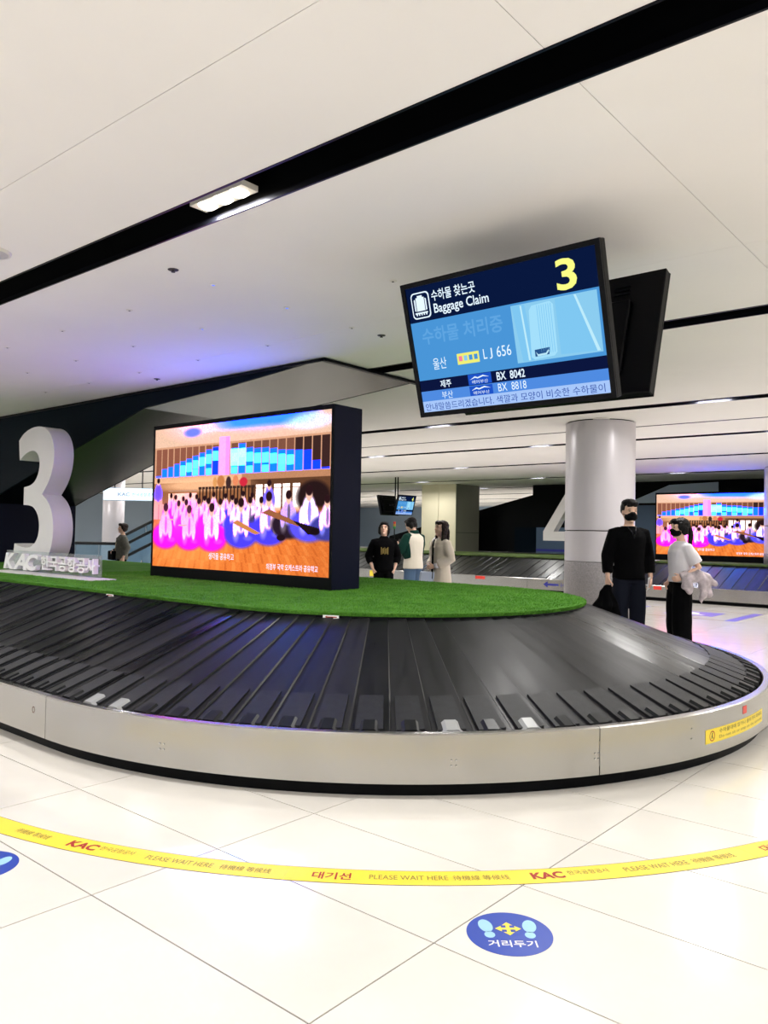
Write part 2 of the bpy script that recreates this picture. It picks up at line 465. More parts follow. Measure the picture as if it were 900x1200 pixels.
# ================================================================== CAROUSEL 3
def radial(th, r, z): return (CX + r * math.cos(th), CY + r * math.sin(th), z)
ZO, ZI = 0.315, 0.795          # conveyor height at its outer and inner edge
RPO, RPI = 3.22, 1.83
def zr(r): return ZO + (RPO - r) / (RPO - RPI) * (ZI - ZO)
car = empty('baggage_carousel', (CX, CY, 0))
tag(car, 'big sloped black plate baggage carousel with steel rim and green turf island in front', 'baggage carousel')
CV = Vector((CX, CY, 0))
def to_local(o): return o
# local frame of the carousel: origin CX, CY
def arc_ring(name, prof, th0, th1, n, m, parent, smooth=True):
    """profile (r, z) swept from th0 to th1 around the near end"""
    v = []; f = []; K = len(prof)
    for i in range(n + 1):
        th = th0 + (th1 - th0) * i / n
        for r, z in prof: v.append((r * math.cos(th), r * math.sin(th), z))
    for i in range(n):
        for k in range(K - 1): f.append((i*K+k, (i+1)*K+k, (i+1)*K+k+1, i*K+k+1))
    f.append(tuple(range(K))); f.append(tuple(n*K + k for k in range(K)))
    b = MB().add(v, f)
    return smooth_by_angle(b.build(name, m, parent))
def straight_bar(name, prof, s, y0, y1, m, parent):
    """profile (r, z) swept along y on side s (-1 front, +1 back)"""
    v = [(s * r, y0, z) for r, z in prof] + [(s * r, y1, z) for r, z in prof]; K = len(prof)
    f = [(k, k + 1, K + k + 1, K + k) for k in range(K - 1)] + [tuple(range(K)), tuple(K + k for k in range(K))]
    return smooth_by_angle(MB().add(v, f).build(name, m, parent))
LST = CEND - CY
BAR = [(RO, .078), (RO, .338), (RO - .006, .345), (RO - .05, .345), (RO - .056, .339), (RO - .056, .25), (RO - .052, .25), (RO - .052, .335), (RO - .004, .335), (RO - .004, .078)]
PLI = [(RO - .06, 0), (RO - .06, .06), (RO - .015, .07), (RO - .015, .085), (RO - .12, .085), (RO - .12, 0)]
riv_me = MB().lathe([(.006, 0), (.005, .003), (.001, .004)], n=10).mesh('rivet'); riv_me.materials.append(MATS['steel_edge'])
def rivets(th, parent, zs=(.2, .17), dth=(-.0035, .0035)):
    for z in zs:
        for d in dth:
            o = bpy.data.objects.new('rivet', riv_me); COL.objects.link(o); o.parent = parent
            t = th + d; o.location = (RO * math.cos(t), RO * math.sin(t), z); o.rotation_euler = (0, PI / 2, t)
G = .0008
joints = [-PI, math.radians(-118.3), math.radians(-59), 0]
for a, b in zip(joints[:-1], joints[1:]):
    p = arc_ring('barrier_panel', BAR, a + G, b - G, 36, 'steel', car)
    rivets(b - .006, p)
    if b == joints[1]: rivets(math.radians(-133.3), p, (.205, .175), (-.004, .004)); rivets(math.radians(-162), p, (.205, .175), (-.004, .004))
    if b == joints[2]: rivets(math.radians(-105.5), p, (.26, .2), (0,))
for s in (-1, 1):
    k = 0; y = 0
    while y < LST - .1:
        y1 = min(y + 2.3, LST); straight_bar('barrier_panel', BAR, s, y + G * 3, y1 - G * 3, 'steel', car); y = y1
for a, b in ((0, PI / 2), (PI / 2, PI)):
    o = arc_ring('barrier_panel', BAR, a + G, b - G, 18, 'steel', car); o.location.y = LST
arc_ring('plinth', PLI, -PI, 0, 72, 'plinth_black', car)
for s in (-1, 1): straight_bar('plinth', PLI, s, 0, LST, 'plinth_black', car)
o = arc_ring('plinth', PLI, 0, PI, 36, 'plinth_black', car); o.location.y = LST

# conveyor plates -----------------------------------------------------------
def plate_mesh(kind, dth=None, pitch=None):
    """one overlapping plate; kind 'curve' is a wedge about the axis at angle 0..dth, 'line' a strip 0..pitch along -y"""
    ns = 6; v = []; f = []
    lap = 0.14
    for k in range(ns + 1):
        r = RPO + (RPI - RPO) * k / ns
        z = zr(r)
        for (t, dz) in ((-lap, -.002), (.955, .011), (1.0, .0022), (-lap, -.012)):
            if kind == 'curve': a = t * dth; v.append((r * math.cos(a), r * math.sin(a), z + dz))
            else: v.append((r, t * pitch, z + dz))
    for k in range(ns):
        for q in range(4): f.append((k*4+q, (k+1)*4+q, (k+1)*4+(q+1) % 4, k*4+(q+1) % 4))
    f.append((0, 1, 2, 3)); f.append(tuple(ns*4 + i for i in (3, 2, 1, 0)))
    me = MB().add(v, f).mesh('carousel_plate'); me.materials.append(MATS['belt_plate'])
    return me
def pad_mesh(kind, dth=None, pitch=None):
    r0, r1 = 2.86, 3.20; w0, w1 = .12, .80
    v = []
    for (r, h) in ((r0, .012), (r1, .016)):
        for t in (w0, w1):
            base = zr(r) + .011 * (t + .14) / 1.14
            for hh in (-.002, h):
                if kind == 'curve': a = t * dth; v.append((r * math.cos(a), r * math.sin(a), base + hh))
                else: v.append((r, t * pitch, base + hh))
    b = MB().add(v, [(0,1,3,2), (4,6,7,5), (0,4,5,1), (2,3,7,6), (1,5,7,3), (0,2,6,4)])
    me = b.mesh('pad'); me.materials.append(MATS['belt_pad']); return me
def bumper_mesh(kind, dth=None, pitch=None, m='bumper_black'):
    prof = [(.20, -.035), (.20, .012), (.32, .034), (.60, .034), (.72, .012), (.72, -.035)]
    def mp(r): 
        return lambda t, h: ((r * math.cos(t*dth), r * math.sin(t*dth), zr(r) + h) if kind == 'curve' else (r, t * pitch, zr(r) + h))
    b = MB().prism(prof, mp(3.13), mp(3.225))
    me = b.mesh('bumper'); me.materials.append(MATS[m]); return me
NC = 44; DTH = PI / NC
PITCH_S = .218
cp, cpad, cb, cbw = plate_mesh('curve', DTH), pad_mesh('curve', DTH), bumper_mesh('curve', DTH), bumper_mesh('curve', DTH, m='bumper_pale')
lp, lpad, lb, lbw = plate_mesh('line', pitch=PITCH_S), pad_mesh('line', pitch=PITCH_S), bumper_mesh('line', pitch=PITCH_S), bumper_mesh('line', pitch=PITCH_S, m='bumper_pale')
for i in range(NC):
    th = -PI + i * DTH
    p = share('carousel_plate', cp, car, (0, 0, 0), th)
    share('pad', cpad, p); share('bumper', cbw if i in (1, 2, 11, 13) else cb, p)
NL = int(LST / PITCH_S) + 1
for i in range(NL):
    # front straight: rotate half a turn so that r points to -x; moves on towards the near end
    y = (i + 1) * PITCH_S
    p = share('carousel_plate', lp, car, (0, y, 0), PI)
    if y < 6.5: share('pad', lpad, p); share('bumper', lb, p)
for i in range(NL):
    share('carousel_plate', lp, car, (0, i * PITCH_S, 0), 0)
for i in range(NC):
    share('carousel_plate', cp, car, (0, LST, 0), i * DTH)

# island: black rail, turf, blades ------------------------------------------
RAIL = [(RI - .02, .60), (RI + .012, .60), (RI + .012, .775), (RI + .03, .785), (RI + .03, .808), (RI - .02, .808)]
arc_ring('rail', RAIL, -PI, 0, 60, 'black_plastic', car)
for s in (-1, 1): straight_bar('rail', RAIL, s, 0, LST, 'black_plastic', car)
o = arc_ring('rail', RAIL, 0, PI, 40, 'black_plastic', car); o.location.y = LST
def stadium(r, n=48):
    pts = [(r * math.cos(-PI + PI * i / n), r * math.sin(-PI + PI * i / n)) for i in range(n + 1)]
    pts += [(r * math.cos(PI * i / n), LST + r * math.sin(PI * i / n)) for i in range(n + 1)]
    return pts
tb = MB(); po = stadium(RI + .035); pi_ = stadium(RI + .02); n = len(po)
tb.add([(x, y, .808) for x, y in po] + [(x, y, .828) for x, y in po] + [(x, y, .838) for x, y in pi_],
       [(i, (i+1) % n, n+(i+1) % n, n+i) for i in range(n)] + [(n+i, n+(i+1) % n, 2*n+(i+1) % n, 2*n+i) for i in range(n)] + [tuple(range(2*n, 3*n)), tuple(range(n-1, -1, -1))])
turf = tb.build('turf', 'turf', car)
bv = []; bf = []
rng = random.Random(3)
def blade(x, y, z, h=.014):
    a = rng.uniform(0, 2*PI); wd = .0035; lx, ly = rng.uniform(-.006, .006), rng.uniform(-.006, .006)
    k = len(bv); bv.extend([(x + wd*math.cos(a), y + wd*math.sin(a), z), (x - wd*math.cos(a), y - wd*math.sin(a), z), (x + lx, y + ly, z + h*rng.uniform(.6, 1.2))]); bf.append((k, k+1, k+2))
cnt = 0
while cnt < 90000:
    x, y = rng.uniform(-RI, RI), rng.uniform(-RI, 4.5)
    if y < 0 and math.hypot(x, y) > RI + .02: continue
    blade(x, y, .836); cnt += 1
for i in range(9000):
    th = -PI + PI * rng.random(); r = RI + .036
    blade(r * math.cos(th), r * math.sin(th), rng.uniform(.81, .83), .012)
for i in range(9000):
    blade(-RI - .036, rng.uniform(0, 8), rng.uniform(.81, .83), .012)
gm = bpy.data.meshes.new('grass_blades'); gm.from_pydata(bv, [], bf)
tag(link('grass_blades', gm, 'turf_blade', turf), kind='stuff')

# stickers on the carousel ---------------------------------------------------
def cyl_map(r, th0):                 # 2-D (x right, z) to the outside of a cylinder, seen from outside
    return lambda x, z: (r * math.cos(th0 + x / r), r * math.sin(th0 + x / r), z)
def cyl_patch(name, r, th0, wd, z0, z1, m, parent, n=14):
    f0, f1 = cyl_map(r, th0), cyl_map(r - .002, th0)
    top = [(wd * i / n, z1) for i in range(n + 1)]; bot = [(wd * i / n, z0) for i in range(n, -1, -1)]
    v = [f0(*p) for p in top] + [f0(*p) for p in bot[::-1]]
    f = [(i, i + 1, n + 2 + i, n + 1 + i) for i in range(n)]
    return MB().add(v, f).build(name, m, parent)
def cyl_text(name, body, r, th0, x0, x1, z0, z1, m, parent, bold=0.0):
    V, Fc = text_fit(body, x0, x1, z0, z1, bold); fm = cyl_map(r, th0)
    return link(name, raw_mesh(name, [fm(p[0], p[1]) for p in V], Fc), m, parent)
TS = math.radians(-103.0)
st = cyl_patch('warning_sticker', RO + .0012, TS, .95, .145, .232, 'yellow_tape', car, 30)
st['label'] = 'yellow warning sticker with no-stepping sign on the steel rim'
cyl_text('caption', '수하물대에 앉거나 올라가지 마세요', RO + .002, TS, .16, .92, .195, .222, 'print_black', st)
cyl_text('caption', 'Do not sit or step on the carousel', RO + .002, TS, .16, .92, .158, .182, 'print_brown', st)
def ring2d(cx, cz, r0, r1, n=28):
    v = [(cx + r * math.cos(2*PI*i/n), cz + r * math.sin(2*PI*i/n)) for r in (r0, r1) for i in range(n)]
    return v, [(i, (i+1) % n, n + (i+1) % n, n + i) for i in range(n)]
v, f = ring2d(.075, .188, .026, .032); fm = cyl_map(RO + .002, TS)
link('prohibition_ring', raw_mesh('prohibition_ring', [fm(*p) for p in v], f), 'print_red', st)
fig = [(.062, .170), (.070, .172), (.074, .186), (.080, .172), (.090, .170), (.091, .174), (.083, .178), (.079, .196), (.083, .205), (.078, .210), (.072, .206), (.071, .196), (.066, .182)]
link('pictogram', raw_mesh('pictogram', [fm(*p) for p in fig], [tuple(range(len(fig)))]), 'print_black', st)
rs = cyl_patch('red_sticker', RO + .0012, math.radians(-94.2), .07, .262, .312, 'red_print', car, 4); rs['label'] = 'small red sticker on the rim'
# faded prohibition mark near the left panel joint
v, f = ring2d(0, .235, .016, .021)
mk = link('faded_mark', raw_mesh('faded_mark', [(-RO - .001, .16 - p[0] * .8, p[1]) for p in v], f), 'tape_edge', car)
def arrow_sticker(loc, ang, name='direction_sticker'):
    """white sticker with a red arrow pointing left, facing direction ang"""
    e = MB().box(-.001, .0008, -.06, .06, -.014, .014).build(name, 'white_print', car); e.location = loc; e.rotation_euler = (0, 0, ang)
    ar = [(-.045, 0), (-.028, .009), (-.028, .0035), (.045, .0035), (.045, -.0035), (-.028, -.0035), (-.028, -.009)]
    link('arrow', raw_mesh('arrow', [(.0016, a, b) for a, b in ar], [tuple(range(7))]), 'print_red', e)
    e['label'] = 'white sticker with red arrow pointing left'
a1 = math.radians(-152)
arrow_sticker(((RI + .034) * math.cos(a1), (RI + .034) * math.sin(a1), .797), a1)
arrow_sticker((-RI - .034, 1.72, .797), PI)

# ================================================================== LED PICTURE (painted as coloured cells on a grid)
LED_GAIN = 3.4
def paint_led(W=400, Hh=226):
    img = np.zeros((Hh, W, 3)); X, Y = np.meshgrid((np.arange(W) + .5) / W, (np.arange(Hh) + .5) / Hh)
    asp = W / Hh; rg = np.random.RandomState(5)
    def put(mask, c, a=1.0):
        m_ = np.clip(mask, 0, 1)[..., None] * a; img[:] = img * (1 - m_) + np.array(c) / 255 * m_
    def rect(x0, x1, y0, y1, c, a=1.0): put(((X >= x0) & (X < x1) & (Y >= y0) & (Y < y1)).astype(float), c, a)
    def ell(cx, cy, rx, ry, c, a=1.0, soft=.25):
        d = np.sqrt(((X - cx) / rx) ** 2 + ((Y - cy) / ry) ** 2); put((1 - d) / soft + .5, c, a)
    def poly(pts, c, a=1.0):
        ins = np.zeros_like(X, bool); n = len(pts)
        for i in range(n):
            (x1, y1), (x2, y2) = pts[i], pts[(i + 1) % n]
            cond = ((y1 > Y) != (y2 > Y)) & (X < (x2 - x1) * (Y - y1) / (y2 - y1 + 1e-12) + x1); ins ^= cond
        put(ins.astype(float), c, a)
    img[:] = np.array((226, 186, 160)) / 255
    ell(.33, -.02, .22, .12, (244, 196, 214), .9, .8)
    ell(.66, 0, .24, .085, (60, 150, 400), 1, .6); ell(.60, .10, .3, .05, (236, 190, 170), .8, .6); ell(.25, .05, .05, .03, (80, 110, 240), .8, .6)
    ell(.9, .06, .12, .05, (190, 200, 230), .8, .6)
    # window band
    rect(0, 1, .135, .40, (206, 152, 120))
    for (xa, xb, n) in ((.01, .415, 10), (.485, .995, 12)):
        wdt = (xb - xa) / n
        for k in range(n):
            x0, x1 = xa + k * wdt + .003, xa + (k + 1) * wdt - .003
            rect(x0, x1, .15, .355, (138, 84, 66) if xb < .5 else ((120, 76, 60) if k < 8 else (58, 36, 34)))
            if xb < .5: top = .315 - .0165 * k if k > 0 else .345
            else: top = (.185, .16, .19, .20, .20, .21, .22, .225, .23, .235, .30, .345)[k]
            rect(x0, x1, top, .352, (24, 130, 420) if k < 9 else (20, 70, 330))
            if (xb < .5 and k > 3) or (xb > .5 and k < 8):
                rect(x0 + .002, x1 - .002, top + .03, top + .09, (120, 290, 470), .9)
                if k % 2 == 0: rect(x0 + .002, x1 - .002, .31, .35, (110, 270, 450), .9)
            if xb > .5 and k in (0, 1): rect(x0, x1, .19, .30, (190, 340, 480), .9)
    rect(.418, .478, .10, .40, (238, 170, 232)); rect(.455, .478, .10, .40, (214, 140, 216), .7)
    rect(0, 1, .357, .40, (226, 172, 132)); rect(.55, 1, .357, .40, (150, 96, 66), .6)
    rect(0, 1, .40, .60, (150, 96, 62)); rect(.6, 1, .40, .60, (94, 60, 40)); ell(.3, .42, .25, .04, (255, 196, 150), .8, .8)
    for k in range(16): x0 = .30 + k * .0205; rect(x0, x0 + .008, .44, .55, (40, 26, 24)); rect(x0 - .004, x0 + .014, .435, .452, (60, 40, 34))
    for (cx, cy, rx, ry, c) in ((.395, .405, .012, .035, (214, 150, 90)), (.43, .40, .022, .04, (190, 120, 70)), (.475, .41, .015, .04, (60, 40, 40)), (.515, .40, .016, .035, (220, 130, 90)), (.56, .41, .022, .03, (200, 40, 60))): ell(cx, cy, rx, ry, c)
    for x0, c in ((.10, (246, 206, 190)), (.14, (246, 200, 190)), (.175, (250, 200, 190)), (.21, (246, 190, 190)), (.25, (246, 196, 190)), (.63, (244, 226, 220)), (.675, (240, 224, 220)), (.725, (238, 224, 224)), (.77, (236, 224, 220)), (.82, (236, 224, 220))):
        rect(x0, x0 + .034, .435 if x0 > .5 else .475, .60, c); rect(x0, x0 + .034, .45, .462, (180, 140, 130), .6)
    ell(.92, .52, .08, .10, (34, 20, 22), .95)
    # wooden floor
    fl = Y > .60; put(np.clip((Y - .57) / .05, 0, 1), (226, 120, 52))
    pl = np.sin((X - .45) / (Y + .15) * 75 + np.floor(Y * 16) * 1.7); put((fl & (pl > .93)).astype(float), (196, 92, 36), .6); put((fl & (pl < -.8)).astype(float), (246, 150, 76), .5)
    ell(.22, .88, .22, .10, (255, 160, 84), .5, .9); put(np.clip((X - .75) / .4, 0, 1) * fl, (176, 84, 34), .55)
    def figure(cx, cy, s, skirt, top=(238, 196, 226), kneel=True):
        k = s * asp
        if kneel: ell(cx, cy + .088 * k, .078 * s, .044 * k, skirt); ell(cx - .022 * s, cy + .09 * k, .014 * s, .022 * k, tuple(min(255, c + 90) for c in skirt), .7, .7); ell(cx + .035*s, cy + .10 * k, .02 * s, .008 * k, tuple(min(255, c + 60) for c in skirt), .6, .7)
        ell(cx, cy + .045 * k, .026 * s, .042 * k, top); ell(cx - .026 * s, cy + .065 * k, .011 * s, .032 * k, top); ell(cx + .026 * s, cy + .065 * k, .011 * s, .032 * k, top)
        ell(cx + .002 * s, cy + .05 * k, .007 * s, .03 * k, tuple(int(c * .8) for c in skirt), .5)
        ell(cx, cy, .0125 * s, .021 * k, (240, 190, 170)); ell(cx, cy - .009 * k, .0135 * s, .0145 * k, (40, 20, 24))
    mag, vio, blu = (255, 26, 205), (200, 40, 235), (70, 66, 226)
    ell(.03, .545, .03, .10, (246, 170, 160)); figure(.03, .39, .75, (90, 70, 240), (150, 110, 250), False); ell(.03, .47, .02, .06, (120, 80, 240), .9)
    rect(0, .07, .55, .66, (244, 176, 166)); rect(.033, .037, .55, .66, (210, 110, 120))
    for i, x0 in enumerate((.12, .15, .20, .245, .285, .335, .39, .46, .50, .56, .61)):
        figure(x0, .50 + .012 * (i % 3), .72, mag if x0 < .36 else ((150, 60, 230) if x0 < .5 else blu), (240, 186, 222))
    figure(.70, .44, .85, (110, 90, 235), (130, 110, 240), False)
    for x0, c in ((.17, mag), (.22, vio), (.30, mag), (.36, mag), (.43, (150, 70, 236)), (.52, blu), (.60, (60, 60, 120)), (.66, (70, 60, 110))): figure(x0, .545 + .02 * ((x0 * 100) % 3) / 3, .88, c)
    for x0, y0, s in ((.085, .59, 1.2), (.24, .605, 1.15), (.38, .595, 1.2)): figure(x0, y0, s, mag)
    for x0, y0, s in ((.55, .565, 1.2), (.70, .53, 1.25)): figure(x0, y0, s, (74, 62, 226))
    figure(.80, .52, 1.1, (40, 26, 40), (190, 170, 220)); figure(.90, .50, 1.25, (88, 80, 220), (226, 206, 240)); figure(.985, .55, 1.0, (60, 60, 150))
    poly([(.50, .68), (.63, .755), (.66, .745), (.53, .66)], (196, 128, 70)); poly([(.66, .615), (.85, .70), (.88, .69), (.70, .59)], (150, 92, 60)); poly([(.82, .66), (.95, .71), (.95, .74), (.90, .75)], (30, 18, 22))
    ell(.765, .77, .022, .02, (34, 18, 24)); ell(.93, .73, .022, .02, (24, 14, 18)); ell(.20, .70, .03, .006, (255, 190, 140)); ell(.12, .66, .03, .006, (255, 180, 150))
    ell(.16, .66, .2, .13, (255, 110, 220), .22, .9)
    img *= (1 + rg.uniform(-.05, .05, img.shape[:2]))[..., None]
    img[:] = np.clip(img, 0, 2.2)
    lin = np.where(img <= .04045, img / 12.92, ((img + .055) / 1.055) ** 2.4)
    st_ = lambda v, a, b_: (lambda t: t * t * (3 - 2 * t))(np.clip((v - a) / (b_ - a), 0, 1))
    return lin * (1 + LED_GAIN * st_(lin, .4, .95) * st_(lin[..., 2:3], .35, .9))      # bright diodes are far brighter than the picture's mid tones
LED_IMG = paint_led()
def led_screen_mesh(wd, ht):
    """grid in local y / z (viewer looks along +x: left is +y), colours from the painting"""
    Hn, Wn, _ = LED_IMG.shape
    ys = np.linspace(wd / 2, -wd / 2, Wn); zs = np.linspace(ht / 2, -ht / 2, Hn)
    Yg, Zg = np.meshgrid(ys, zs); V = np.stack([np.zeros(Yg.size), Yg.ravel(), Zg.ravel()], 1)
    idx = np.arange(Hn * Wn).reshape(Hn, Wn)
    Q = np.stack([idx[:-1, :-1], idx[1:, :-1], idx[1:, 1:], idx[:-1, 1:]], -1).reshape(-1, 4)
    me = bpy.data.meshes.new('screen'); me.vertices.add(len(V)); me.vertices.foreach_set('co', V.ravel())
    me.loops.add(Q.size); me.loops.foreach_set('vertex_index', Q.ravel().astype(np.int32))
    me.polygons.add(len(Q)); me.polygons.foreach_set('loop_start', np.arange(0, Q.size, 4).astype(np.int32))
    try: me.polygons.foreach_set('loop_total', np.full(len(Q), 4, np.int32))
    except Exception: pass
    me.update(); me.validate()
    at = me.attributes.new('pixel', 'FLOAT_COLOR', 'POINT')
    at.data.foreach_set('color', np.concatenate([LED_IMG.reshape(-1, 3), np.ones((Hn * Wn, 1))], 1).astype(np.float32).ravel())
    me.materials.append(emat_attr('led_picture', 1.25))
    return me
def flat_text_x(name, body, y0, y1, z0, z1, x, m, parent, bold=.01):
    """text on a plane facing -x; y0 is its left end (large y), y1 its right end"""
    V, Fc = text_fit(body, 0, 1, z0, z1, bold)
    return link(name, raw_mesh(name, [(x, y0 + (y1 - y0) * p[0], p[1]) for p in V], Fc), m, parent)
emat('led_caption', (255, 225, 250), 1.4)
def led_wall(loc, wd, ht, dep, zb, label):
    """loc = front face centre at the base; zb = black strip below the picture"""
    r = empty('led_display', loc); tag(r, label, 'display screen', 'large picture screens on the turf islands')
    f = .03
    sh = ht - zb - f * 1.6; zc = zb + sh / 2
    c = MB().box(.012, dep, -wd/2, wd/2, 0, ht).build('cabinet', 'navy_cabinet', r); bevel(c, .006, 1)
    MB().box(0, .0115, -wd/2, wd/2, 0, zb).build('bezel', 'black_plastic', r)
    MB().box(0, .0115, -wd/2, wd/2, zb + sh, ht).build('bezel', 'black_plastic', r)
    for s in (-1, 1): MB().box(0, .0115, s*(wd/2 - f/2) - f/2, s*(wd/2 - f/2) + f/2, zb, zb + sh).build('bezel', 'black_plastic', r)
    s_ = link('screen', led_screen_mesh(wd - 2*f, sh), None, r); s_.location = (.006, 0, zc)
    flat_text_x('caption', '생각을 공유하고', wd*.5 - wd*.37, wd*.5 - wd*.515, -sh*.43, -sh*.385, -.002, 'led_caption', s_)
    flat_text_x('caption', '의정부 국악 오케스트라 공유학교', wd*.5 - wd*.69, wd*.5 - wd*.94, -sh*.475, -sh*.435, -.002, 'led_caption', s_)
    return r
led_wall((5.53, 6.865, .838), 3.06, 1.83, .42, .125, 'big picture screen in a dark navy cabinet on the near turf island')

# ================================================================== NUMERAL 3 and the acrylic sign
def view_solid(o, x, y, z):           # local x right -> -Y, local y up -> Z, local z -> towards the viewer (-X)
    o.matrix_world = Matrix(((0, 0, -1, x), (-1, 0, 0, y), (0, 1, 0, z), (0, 0, 0, 1)))
    return o
three = [(72,205),(92,176),(122,157),(155,150),(187,157),(212,180),(229,215),(238,260),(238,312),(230,362),(214,410),(188,455),(214,482),(232,520),(242,570),(244,620),(238,680),(222,730),(195,770),(160,792),(120,796),(85,788),(54,770),
         (64,676),(95,692),(130,694),(156,680),(173,650),(180,610),(178,570),(168,535),(150,510),(130,502),(103,500),(103,420),(130,415),(152,400),(167,370),(174,330),(172,295),(160,268),(143,256),(122,258),(100,272),(78,295)]
T3 = [((x - 54) / 190 * 1.10, (796 - y) / 646 * 1.875) for x, y in three]
T3 = chaikin(T3, 2, sharp=(0, 11, 22, 23, 33, 34, 44))
n3 = outline_solid('numeral', [T3], .26, 'white_sign', None)
view_solid(n3, 4.98, 10.60, .838); tag(n3, 'giant white number three standing on the near turf island', 'number sign', 'giant carousel numbers')
smooth_by_angle(n3, 25)
def acrylic_sign(x, ya, yb, z, label):
    """ya left end, yb right end (as seen from the front)"""
    r = empty('acrylic_sign', (x, ya, z)); tag(r, label, 'sign', 'acrylic operator signs')
    L = ya - yb
    MB().box(-.26, .06, -L - .22, -.05, 0, .010).build('base_plate', 'white_sign', r)
    MB().box(0, .012, -L, 0, .010, .265).build('acrylic_panel', 'acrylic', r)
    xx = -.03
    for ch, a, b in (('K', .02, .15), ('A', .14, .29), ('C', .28, .42)):
        V, Fc = text_fit(ch, a * L, b * L, .03, .235, .035, .5, .25)
        link('letter', raw_mesh('letter', [(-.03 + p[2] * .06 - .001, -p[0], p[1]) for p in V], Fc), 'white_print', r)
    hs = '한국공항공사'; w0 = .45 * L; stp = .545 * L / 6
    for i, ch in enumerate(hs):
        V, Fc = text_fit(ch, w0 + i * stp, w0 + (i + .93) * stp, .055, .225, .018, .5)
        link('letter', raw_mesh('letter', [(-.03 + p[2] * .06 - .001, -p[0], p[1]) for p in V], Fc), 'white_print', r)
    return r
acrylic_sign(4.69, 10.40, 8.08, .838, 'clear acrylic sign with white letters at the foot of the number three')

# ================================================================== ESCALATOR ENCLOSURE over carousel 3
def escalator3():
    r = empty('escalator_enclosure', (5.463, 5.416, CEIL - .006)); tag(r, 'dark escalator underside slanting down to the left behind the number three', 'escalator')
    W = 1.425; Y0 = 5.416
    prof = [(5.416, 3.109), (6.96, 2.985), (8.5, 2.90), (10.2, 2.47), (12.4, 1.90), (12.8, 1.78)]
    soff = MB()
    v = [(0, y - Y0, z - CEIL) for y, z in prof] + [(W, y - Y0, z - CEIL) for y, z in prof]; n = len(prof)
    soff.add(v + [(p[0], p[1], p[2] + .03) for p in v], [(i, i+1, n+i+1, n+i) for i in range(n-1)] + [(2*n+i, 3*n+i, 3*n+i+1, 2*n+i+1) for i in range(n-1)] + [(0, n, 3*n, 2*n), (n-1, 3*n-1, 4*n-1, 2*n-1)] + [(i, 2*n+i, 2*n+i+1, i+1) for i in range(n-1)] + [(n+i, n+i+1, 3*n+i+1, 3*n+i) for i in range(n-1)])
    soff.build('soffit', 'esc_soffit', r)
    side = prof + [(20.0, .85 - .1), (20.0, 3.109)]
    for x0, x1 in ((-.03, -.001), (W + .001, W + .03)):
        MB().prism([(y - Y0, z - CEIL) for y, z in prof + [(12.8, 3.109)]], lambda a, b: (x0, a, b), lambda a, b: (x1, a, b)).build('side_panel', 'esc_navy', r)
    MB().box(-.03, W + .03, 12.8 - Y0, 16.5 - Y0, .838 - CEIL, -.001).build('foot_block', 'navy_cabinet', r)
    # dark trim along the ceiling line
    MB().box(-.05, -.031, -.03, 12.8 - Y0, -.03, -.001).build('trim', 'black_plastic', r)
    MB().box(-.05, W + .05, -.05, -.001, -.03, -.001).build('trim', 'black_plastic', r)
escalator3()

